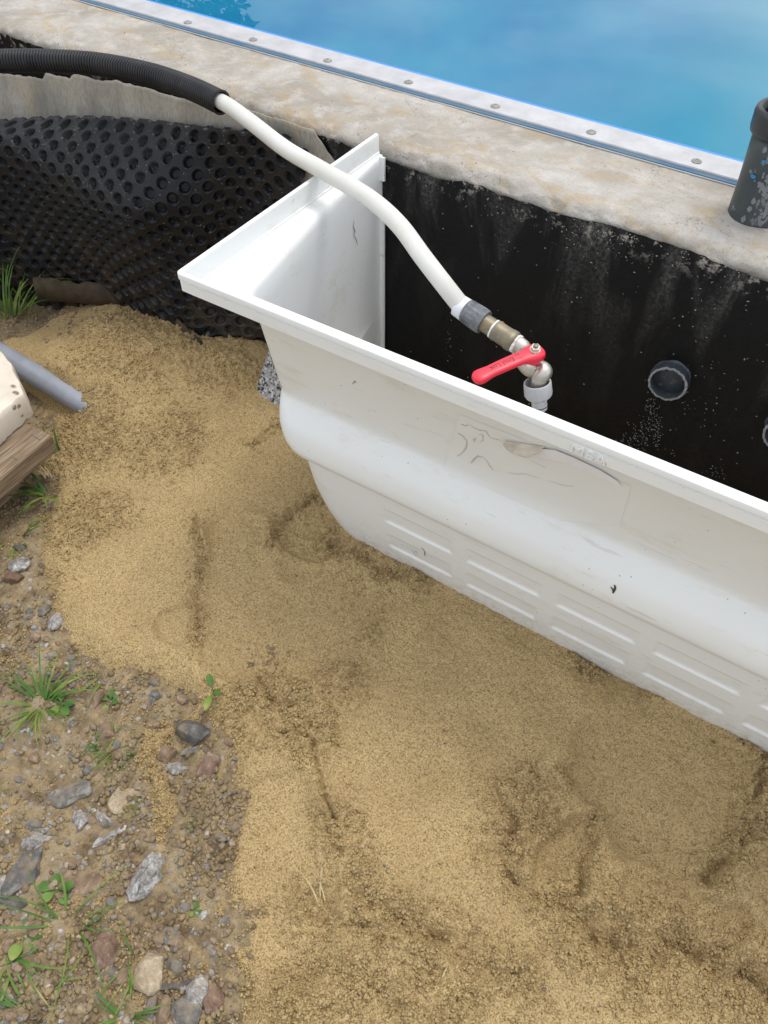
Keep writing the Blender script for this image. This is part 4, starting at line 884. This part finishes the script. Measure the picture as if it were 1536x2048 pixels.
STONES = [
    (384, 1465, 62, 46, 10, R_SLATE, 'dark grey slate block dusted with sand at the sand edge', .7), (384, 1495, 44, 14, -25, R_GREY, 'thin grey sliver lying just below the dark slate block', .6),
    (413, 1531, 40, 58, 20, R_RED, 'rusty brown stone below the slate block at the sand edge', .6), (329, 1504, 46, 34, 0, R_BROWN, 'dull brown stone left of the thin grey sliver', .5),
    (355, 1532, 44, 22, 0, R_WHITE, 'flecked white stone low between two sand tongues', .4), (240, 1594, 52, 56, 50, R_BEIGE, 'flat beige sandstone flake at the left of the sand tongue', .25),
    (135, 1583, 84, 38, -12, R_GREY, 'broad flecked grey slab flush with the soil', .25), (163, 1632, 32, 34, 0, R_WHITE, 'white and grey mottled stone below the broad flecked slab', .4),
    (205, 1630, 24, 34, -35, R_WHITE, 'tilted mottled stone between the beige flake and the white streaky stone', .4), (222, 1668, 68, 15, -32, R_WHITE, 'long white splinter of stone lying diagonally', .7),
    (70, 1679, 46, 27, -12, R_WHITE, 'pale granite pebble at the left above the big grey slab', .6), (86, 1655, 22, 12, -30, R_WHITE, 'small white sliver just above the pale granite pebble', .6),
    (64, 1646, 26, 18, 0, R_GREY, 'small blue grey stone next to the small white sliver', .5), (47, 1746, 46, 78, 25, R_SLATE, 'large upright looking grey slab near the left edge', .35),
    (20, 1803, 50, 22, 5, R_SLATE, 'dark flat stone at the left edge below the large grey slab', .5), (2, 1772, 22, 40, 10, R_WHITE, 'white flecked stone cut by the left edge beside the grey slab', .5),
    (290, 1752, 46, 76, 28, R_WHITE, 'angular black and white mottled stone in a soil hollow', .8), (156, 1760, 74, 42, 8, R_BROWN, 'broad flat brown stone left of the mottled stone', .25),
    (215, 1896, 50, 52, 20, R_RED, 'rounded pinkish brown stone in the lower left', .65), (302, 1947, 56, 52, -15, R_BEIGE, 'olive brown angular stone right of the pinkish one', .65),
    (346, 1934, 32, 30, 0, R_GREY, 'dark grey stone touching the olive brown one', .5), (394, 1983, 38, 42, 15, R_WHITE, 'white quartz stone near the bottom edge of the soil', .6),
    (424, 1996, 38, 44, -20, R_RED, 'pink and white angular stone beside the quartz at the sand', .6), (299, 2013, 19, 42, 5, R_GREY, 'narrow grey oval pebble standing near the bottom edge', .8),
    (325, 2026, 26, 46, 8, R_BROWN, 'brown oval pebble right of the narrow grey one', .7), (372, 2032, 56, 50, 10, R_GREY, 'big grey block cut by the bottom edge', .5),
    (346, 1970, 80, 15, -6, R_SLATE, 'long dark slate splinter under the olive brown stone', .8), (160, 2018, 16, 15, 0, R_BEIGE, 'tiny cream pebble alone near the bottom left', .7),
    (366, 1813, 28, 16, 10, R_GREY, 'small grey stone at the sand edge below the soil hollow', .5), (338, 1868, 36, 24, 0, R_GREY, 'grey stone half way down the soil, near the sand edge', .4),
    (109, 1240, 30, 30, 0, R_WHITE, 'bright white quartz pebble at the left sand edge', .7), (85, 1219, 26, 20, 0, R_GREY, 'grey pebble up and left of the bright quartz', .5),
    (38, 1131, 36, 32, 10, R_WHITE, 'white lichen covered stone at the left edge above the bark', .5), (40, 1093, 26, 11, 5, R_SLATE, 'small dark stone above the lichen covered one', .5),
    (187, 1392, 42, 34, 15, R_BROWN, 'brown stone right of the grass tuft', .5), (112, 1347, 50, 13, -25, R_SLATE, 'thin dark slate piece under the grass blades', .5), (143, 1323, 18, 22, 0, R_GREY, 'small grey stone above the thin slate piece', .5),
    (212, 1462, 44, 34, -15, R_BROWN, 'flat brown stone left of the moss patch', .4), (216, 1950, 34, 22, -30, R_SLATE, 'dark slate piece below the pinkish brown stone', .5), (70, 1855, 36, 24, 20, R_BROWN, 'dull brown stone between the grass tufts at lower left', .4), (258, 1887, 20, 14, 0, R_RED, 'small orange brown pebble right of the pinkish stone', .6)]
for s_ in STONES: stone(*s_[:7], flat=s_[7])
for px, py, a, b, m_, lab in ((421, 690, 20, 14, R_RED, 'reddish pebble highest of the crumbs against the membrane foot'), (404, 700, 26, 18, R_BROWN, 'brown clod at the foot of the membrane left of the dark stone'), (424, 707, 22, 20, R_SLATE, 'dark stone at the membrane foot'),
                              (380, 690, 26, 18, R_BROWN, 'brown clod further left along the membrane foot'), (360, 668, 22, 14, R_BROWN, 'small brown clod under the muddy strip'), (396, 722, 24, 14, R_BROWN, 'lowest brown clod below the membrane')):
    stone(px, py, a, b, 0, m_, lab, flat=.7, grp='clods at the foot of the membrane')
# loose gravel and crumbs: nobody could count them
def scatter(name, n, pick, smin, smax, mat, seed, **k):
    rnd = random.Random(seed); mb = MB()
    t = (1+5**.5)/2; ico = [Vector(v).normalized() for v in ((-1, t, 0), (1, t, 0), (-1, -t, 0), (1, -t, 0), (0, -1, t), (0, 1, t), (0, -1, -t), (0, 1, -t), (t, 0, -1), (t, 0, 1), (-t, 0, -1), (-t, 0, 1))]
    F = ((0, 11, 5), (0, 5, 1), (0, 1, 7), (0, 7, 10), (0, 10, 11), (1, 5, 9), (5, 11, 4), (11, 10, 2), (10, 7, 6), (7, 1, 8), (3, 9, 4), (3, 4, 2), (3, 2, 6), (3, 6, 8), (3, 8, 9), (4, 9, 5), (2, 4, 11), (6, 2, 10), (8, 6, 7), (9, 8, 1))
    pts = [pick(rnd) for _ in range(n)]; xa = np.array([p[0] for p in pts]); ya = np.array([p[1] for p in pts]); z1, z2 = sand_z(xa, ya), soil_z(xa, ya)
    for i in range(n):
        onsand = z1[i] > z2[i]
        if k.get('only') == 'soil' and onsand: continue
        if k.get('only') == 'sand' and not onsand: continue
        r = smin+(smax-smin)*rnd.random()**3; z = max(z1[i], z2[i])+r*.15; R_ = Matrix.Rotation(rnd.random()*6, 3, 'Z') @ Matrix.Rotation(rnd.random()*6, 3, 'X'); sc = (rnd.uniform(.7, 1.3), rnd.uniform(.6, 1.1), rnd.uniform(.45, .8))
        mb.add([Vector((pts[i][0], pts[i][1], z))+Vector([(R_ @ (v*rnd.uniform(.8, 1.15)))[j]*sc[j]*r for j in range(3)]) for v in ico], F)
    return mb.build(name, mat, smooth=False, kind='stuff', label=k['label'], cat=k['cat'])
def pick_soil(r): return G(r.uniform(-60, 480), r.uniform(1180, 2120))
def pick_tl(r): return G(r.uniform(90, 430), r.uniform(600, 720))
def pick_all(r): return G(r.uniform(100, 1600), r.uniform(850, 2120))
for k_, (m_, n_, a, b) in enumerate(((R_WHITE, 420, .0010, .0055), (R_GREY, 330, .0012, .0085), (R_BROWN, 520, .0012, .009), (R_BEIGE, 260, .001, .005))):
    scatter('gravel', n_, pick_soil, a, b, m_, 20+k_, only='soil', label=('white', 'grey', 'brown', 'beige')[k_]+' gravel strewn over the bare soil', cat='gravel')
scatter('pale_grit', 170, pick_all, .0008, .0022, R_BEIGE, 31, only='sand', label='pale grit grains lying on the sand', cat='grit')
scatter('dark_grit', 240, pick_all, .0008, .0022, R_SLATE, 32, only='sand', label='dark grit grains lying on the sand', cat='grit')
scatter('soil_crumbs', 260, pick_tl, .0015, .007, R_BROWN, 33, label='brown soil crumbs along the foot of the membrane', cat='soil')
def crumbs(name, n, seed, rmin, rmax):
    rg = np.random.default_rng(seed); a = rg.uniform(-60, 1640, n*6); b = rg.uniform(580, 2100, n*6)
    d = AF[None]+((a-768)/FPX)[:, None]*AR[None]-((b-1024)/FPX)[:, None]*AU[None]; t = (-.458-CAMP[2])/d[:, 2]; x = CAMP[0]+t*d[:, 0]; y = CAMP[1]+t*d[:, 1]
    z, ro = sand_z(x, y, want=True); cl = np.clip(.5+1.3*fbm(x, y, 45, 3, 91), 0, 1)
    k = (rg.random(len(x)) < ro**1.2*(.15+.8*cl)*np.where((a > 600) & (b > 1250), .6, 1.0)) & (y < -.03); x, y = x[k][:n], y[k][:n]; z = sand_z(x, y); n = len(x)
    t = (1+5**.5)/2; ico = np.array([(-1, t, 0), (1, t, 0), (-1, -t, 0), (1, -t, 0), (0, -1, t), (0, 1, t), (0, -1, -t), (0, 1, -t), (t, 0, -1), (t, 0, 1), (-t, 0, -1), (-t, 0, 1)])/1.902
    F = np.array(((0, 11, 5), (0, 5, 1), (0, 1, 7), (0, 7, 10), (0, 10, 11), (1, 5, 9), (5, 11, 4), (11, 10, 2), (10, 7, 6), (7, 1, 8), (3, 9, 4), (3, 4, 2), (3, 2, 6), (3, 6, 8), (3, 8, 9), (4, 9, 5), (2, 4, 11), (6, 2, 10), (8, 6, 7), (9, 8, 1)))
    r = rmin+(rmax-rmin)*rg.random(n)**2.2
    V = ico[None]*rg.uniform(.65, 1.25, (n, 12, 1))*r[:, None, None]*rg.uniform(.7, 1.25, (n, 1, 3)); V = V+np.stack([x, y, z+r*.35], 1)[:, None]
    FF = (F[None]+(np.arange(n)*12)[:, None, None]).reshape(-1, 3); me = bpy.data.meshes.new(name); me.vertices.add(n*12); me.vertices.foreach_set('co', V.astype(np.float32).ravel())
    me.loops.add(FF.size); me.loops.foreach_set('vertex_index', FF.ravel().astype(np.int32)); me.polygons.add(len(FF)); me.polygons.foreach_set('loop_start', np.arange(0, FF.size, 3, dtype=np.int32)); me.polygons.foreach_set('loop_total', np.full(len(FF), 3, dtype=np.int32)); me.update(calc_edges=True)
    return link(name, me, MT['sand'], kind='stuff', label='loose moist sand crumbs on the churned parts of the sand', cat='sand')
crumbs('sand_crumbs', 60000, 5, .0007, .0027)
_old = sand_z
def soil_mix(x, y, want=None):
    z = soil_z(x, y)
    if want: return z, (.85*sstep(-.1, .4, fbm(x, y, 20, 3, 96))+.15)*(_old(x, y) < z+.002)
    return z
def crumbs_on(fn, mat, lab, *a):
    global sand_z
    sand_z = fn; o = crumbs(*a); sand_z = _old; o.data.materials.clear(); o.data.materials.append(mat); o['label'] = lab; return o
crumbs_on(soil_mix, MT['soil'], 'small clods of brown soil on the bare ground', 'soil_clods', 16000, 8, .0010, .0045)
def dust_mix(x, y, want=None):
    z = soil_z(x, y)
    if want: return z, .9*sstep(-.05, .4, fbm(x, y, 14, 3, 97))*(_old(x, y) < z+.002) + .9*sstep(-.017, -.003, _old(x, y)-z)*(_old(x, y) < z+.002)
    return z
crumbs_on(dust_mix, MT['sand'], 'sand grains spilled over the bare soil', 'spilled_sand', 20000, 9, .0008, .0026)
# ------------------------------------------------------------------ grass, weeds, straw
def blade(mb, base, az, ln, wd, lean, curl, seg=7, side=0.):
    p = Vector(base); a = az; el = lean; V = []
    for i in range(seg+1):
        t = i/seg; d = Vector((math.cos(a)*math.cos(el), math.sin(a)*math.cos(el), math.sin(el))); s_ = Vector((-math.sin(a), math.cos(a), 0)); w_ = wd*(1-t**1.8)*.5*(.6+.8*min(1, t*4) if t < .25 else 1)+.00015
        n_ = d.cross(s_); V += [p+s_*w_, p-n_*w_*.35, p-s_*w_]; p = p+d*(ln/seg); el -= curl/seg; a += side/seg
        if p.z < base[2]+.001 and el < 0: el = -.05; p.z = base[2]+.001
    mb.add(V, [q for i in range(seg) for q in ((3*i, 3*i+1, 3*i+4, 3*i+3), (3*i+1, 3*i+2, 3*i+5, 3*i+4))])
def tuft(px, py, n, ln, wd, lab, z=None, az0=0, spread=math.pi, lean=(.5, 1.3), curl=(.8, 2.0), seed=1, rad_=.012, name='grass_tuft', mat=None):
    x, y = G(px, py, -.462 if z is None else z); zz = topz(x, y) if z is None else z; rnd = random.Random(seed); mb = MB()
    for _ in range(n):
        a = az0+rnd.uniform(-spread, spread); r = rad_*math.sqrt(rnd.random()); b = (r*math.cos(a), r*math.sin(a), -.002)
        blade(mb, b, a+rnd.uniform(-.4, .4), ln*rnd.uniform(.45, 1.1), wd*rnd.uniform(.6, 1.2), rnd.uniform(*lean), rnd.uniform(*curl), side=rnd.uniform(-.7, .7))
    o = mb.build(name, mat or MT['grass'], label=lab, cat='grass', group='grass tufts growing along the left side'); o.location = (x, y, zz); return o
iaz = lambda dx, dy: math.atan2(*(lambda a, b: (b[1]-a[1], b[0]-a[0]))(G(200, 800), G(200+dx, 800+dy)))
tuft(10, 650, 46, .17, .0042, 'long lush green grass at the upper left by the membrane', az0=iaz(0, -60), spread=1.9, lean=(.6, 1.45), curl=(.4, 1.8), seed=3, rad_=.05)
tuft(-40, 560, 40, .20, .0044, 'tallest grass leaning in from the left edge', az0=iaz(60, -10), spread=1.4, lean=(.5, 1.3), curl=(.6, 1.9), seed=4, rad_=.05)
tuft(80, 1400, 48, .078, .0032, 'spreading grass tuft left of the sand edge', lean=(.15, .9), curl=(.3, 1.1), seed=5, rad_=.012)
tuft(205, 1335, 8, .060, .0030, 'few blades leaning over the sand edge above the brown stone', az0=iaz(-40, 20), spread=1.0, lean=(.2, .8), curl=(.4, 1.2), seed=6, rad_=.02)
tuft(225, 1500, 70, .022, .0014, 'small bright mossy grass patch left of the sand tongue', lean=(.3, 1.4), curl=(.3, 1.4), seed=7, rad_=.026)
tuft(135, 1850, 13, .105, .0024, 'long thin blades spreading from the lower left soil', lean=(.1, .9), curl=(.2, 1.3), seed=8, rad_=.022)
tuft(10, 1900, 14, .085, .0030, 'yellowish grass at the left edge near the bottom', az0=iaz(10, 60), spread=1.6, lean=(.1, .8), curl=(.3, 1.0), seed=9, rad_=.03)
tuft(245, 2030, 22, .055, .0030, 'grass tuft at the bottom edge of the soil', lean=(.2, 1.1), curl=(.4, 1.2), seed=10, rad_=.014)
tuft(60, 2020, 12, .070, .0024, 'sparse blades in the bottom left corner', lean=(.1, .7), curl=(.3, .9), seed=12, rad_=.02)
tuft(95, 985, 14, .060, .0050, 'broad bladed grass under the wooden beam', z=-.452, az0=iaz(-40, 30), spread=1.6, lean=(.2, 1.1), curl=(.5, 1.5), seed=13, rad_=.012)
tuft(20, 1065, 16, .060, .0040, 'dark grass at the left edge below the beam', az0=iaz(20, 40), spread=1.8, lean=(.2, 1.1), curl=(.5, 1.5), seed=14, rad_=.03)
tuft(118, 905, 5, .075, .0048, 'few upright blades at the end of the wooden beam', z=-.450, az0=iaz(-10, -60), spread=.9, lean=(.8, 1.4), curl=(.3, 1.2), seed=15, rad_=.012)
tuft(270, 1920, 7, .060, .0022, 'thin blades over the olive brown stone', lean=(.2, .9), curl=(.2, .9), seed=16, rad_=.006)
tuft(230, 1440, 6, .050, .0022, 'wispy blades reaching down beside the moss patch', az0=iaz(10, 60), spread=.8, lean=(.1, .6), curl=(.2, .8), seed=17, rad_=.012)
def weed(px, py, n, ln, wd, lab, seed, lean=(.2, .8)):
    x, y = G(px, py, -.462); zz = topz(x, y); rnd = random.Random(seed); o = empty('weed', (x, y, zz), label=lab, cat='weed', group='small broad leaved weeds')
    for k in range(n):
        mb = MB(); a = k*2.4+rnd.uniform(-.3, .3); le = rnd.uniform(*lean); L0 = ln*rnd.uniform(.7, 1.1); V = []; S = 8; p = Vector((0, 0, 0))
        for i in range(S+1):
            t = i/S; e_ = le-.9*t; w_ = (.10 if t < .3 else math.sin(math.pi*min(1, (t-.3)/.72))**.7)*wd*.5+.0003; s_ = Vector((-math.sin(a), math.cos(a), 0)); V += [p+s_*w_+Vector((0, 0, w_*.3)), p, p-s_*w_+Vector((0, 0, w_*.3))]; p = p+Vector((math.cos(a)*math.cos(e_), math.sin(a)*math.cos(e_), math.sin(e_)))*L0/S
        mb.add(V, [q for i in range(S) for q in ((3*i, 3*i+1, 3*i+4, 3*i+3), (3*i+1, 3*i+2, 3*i+5, 3*i+4))]); mb.build('leaf', MT['grass'], o)
weed(120, 1408, 5, .024, .011, 'weed with oval leaves at the foot of the grass tuft', 1)
weed(218, 1398, 5, .018, .008, 'weed rosette right of the brown stone', 2)
weed(115, 1780, 5, .026, .011, 'weed with rounded leaves right of the grey slabs', 3)
weed(50, 1870, 4, .028, .014, 'weed with one broad bright leaf near the left edge', 4)
0 and weed(240, 1945, 5, .015, .007, 'tiny weed below the pinkish brown stone', 5)
0 and weed(130, 1808, 6, .024, .008, 'weed beneath the rounded leaf weed', 6)
weed(390, 1820, 4, .012, .006, 'tiny seedling at the sand edge', 7)
weed(430, 1392, 3, .034, .009, 'single green sprout pushing out of the sand', 8, (.5, 1.2))
def straw(px, py, n, ln, lab, seed, az):
    x, y = G(px, py); zz = topz(x, y); rnd = random.Random(seed); mb = MB()
    for _ in range(n): blade(mb, (rnd.uniform(-.006, .006), rnd.uniform(-.006, .006), .003), az+rnd.uniform(-.35, .35), ln*rnd.uniform(.5, 1.1), .0012, rnd.uniform(.0, .25), .3, side=rnd.uniform(-.6, .6))
    o = mb.build('dry_straw', MT['straw'], label=lab, cat='straw'); o.location = (x, y, zz+.002)
straw(645, 1800, 5, .055, 'dry straw stalks stuck in the sand groove', 3, iaz(5, -60)); straw(890, 1960, 1, .020, 'short straw bit lying on the sand near the bottom', 4, iaz(20, -20)); straw(95, 955, 8, .03, 'pale dry stalks beside the wooden beam', 5, iaz(-20, -20)); straw(352, 648, 3, .02, 'dry bits at the membrane foot', 6, iaz(10, -20))
x, y = G(27, 1157, -.462); o = link('bark_piece', rock_mesh(77, .022, .012, .008, .6), simple('bark_piece', (.22, .13, .08), .9, vs=90, c2=(.10, .06, .04), bump=.8, bs=120, bd=.004), label='reddish piece of bark on the soil at the left edge', cat='bark'); o.location = (x, y, topz(x, y)+.004); o.rotation_euler = (0, 0, .2)
# ------------------------------------------------------------------ tree beyond the pool (seen mirrored in the water)
def tree(x, y, h, cr, lab, seed):
    rnd = random.Random(seed); t = empty('garden_tree', (x, y, GZ), label=lab, cat='tree', group='trees beyond the pool'); mb = MB()
    tube(mb, [(0, 0, -.1), (.05, .02, h*.25), (-.03, .05, h*.5), (0, 0, h*.8)], lambda i: (.14, .11, .08, .03)[i], 12)
    for k in range(9):
        a = k*2.4; z0 = h*(.25+.06*k); tube(mb, [(0, 0, z0), (math.cos(a)*cr*.35, math.sin(a)*cr*.35, z0+.25), (math.cos(a)*cr*.75, math.sin(a)*cr*.75, z0+.4)], lambda i: (.05, .03, .01)[i], 8)
    mb.build('trunk', MT['bark'], t); mb = MB(); cl = []
    for k in range(60):
        a = rnd.random()*6.28; zc = rnd.random(); r = cr*math.sqrt(rnd.random())*math.sin(math.pi*(.15+.8*zc))**.6; cl.append((r*math.cos(a), r*math.sin(a), h*(.2+.78*zc), rnd.uniform(.25, .5)))
    for cx, cy, cz, cr_ in cl:
        for _ in range(150):
            v = Vector((rnd.gauss(0, 1), rnd.gauss(0, 1), rnd.gauss(0, 1))); v = v.normalized()*cr_*rnd.random()**.4; p = Vector((cx, cy, cz))+v; a, b, s_ = rnd.random()*6.28, rnd.uniform(-1, 1), rnd.uniform(.05, .09)
            u = Vector((math.cos(a), math.sin(a), b)).normalized()*s_; w_ = u.cross(Vector((rnd.gauss(0, 1), rnd.gauss(0, 1), rnd.gauss(0, 1)))).normalized()*s_*.5; mb.add([p-u, p-w_, p+u, p+w_], [(0, 1, 2, 3)])
    mb.build('crown', MT['leaf'], t, smooth=False)
def polar(az, dist): return (CAMP[0]+dist*math.sin(rad(az)), CAMP[1]+dist*math.cos(rad(az)))
tree(*polar(-46.2, 10.5), 5.0, 1.6, 'dense dark green tree beyond the far left corner of the pool', 5)
tree(*polar(-64, 10.5), 5.2, 1.8, 'second dark tree further left beyond the pool', 6)
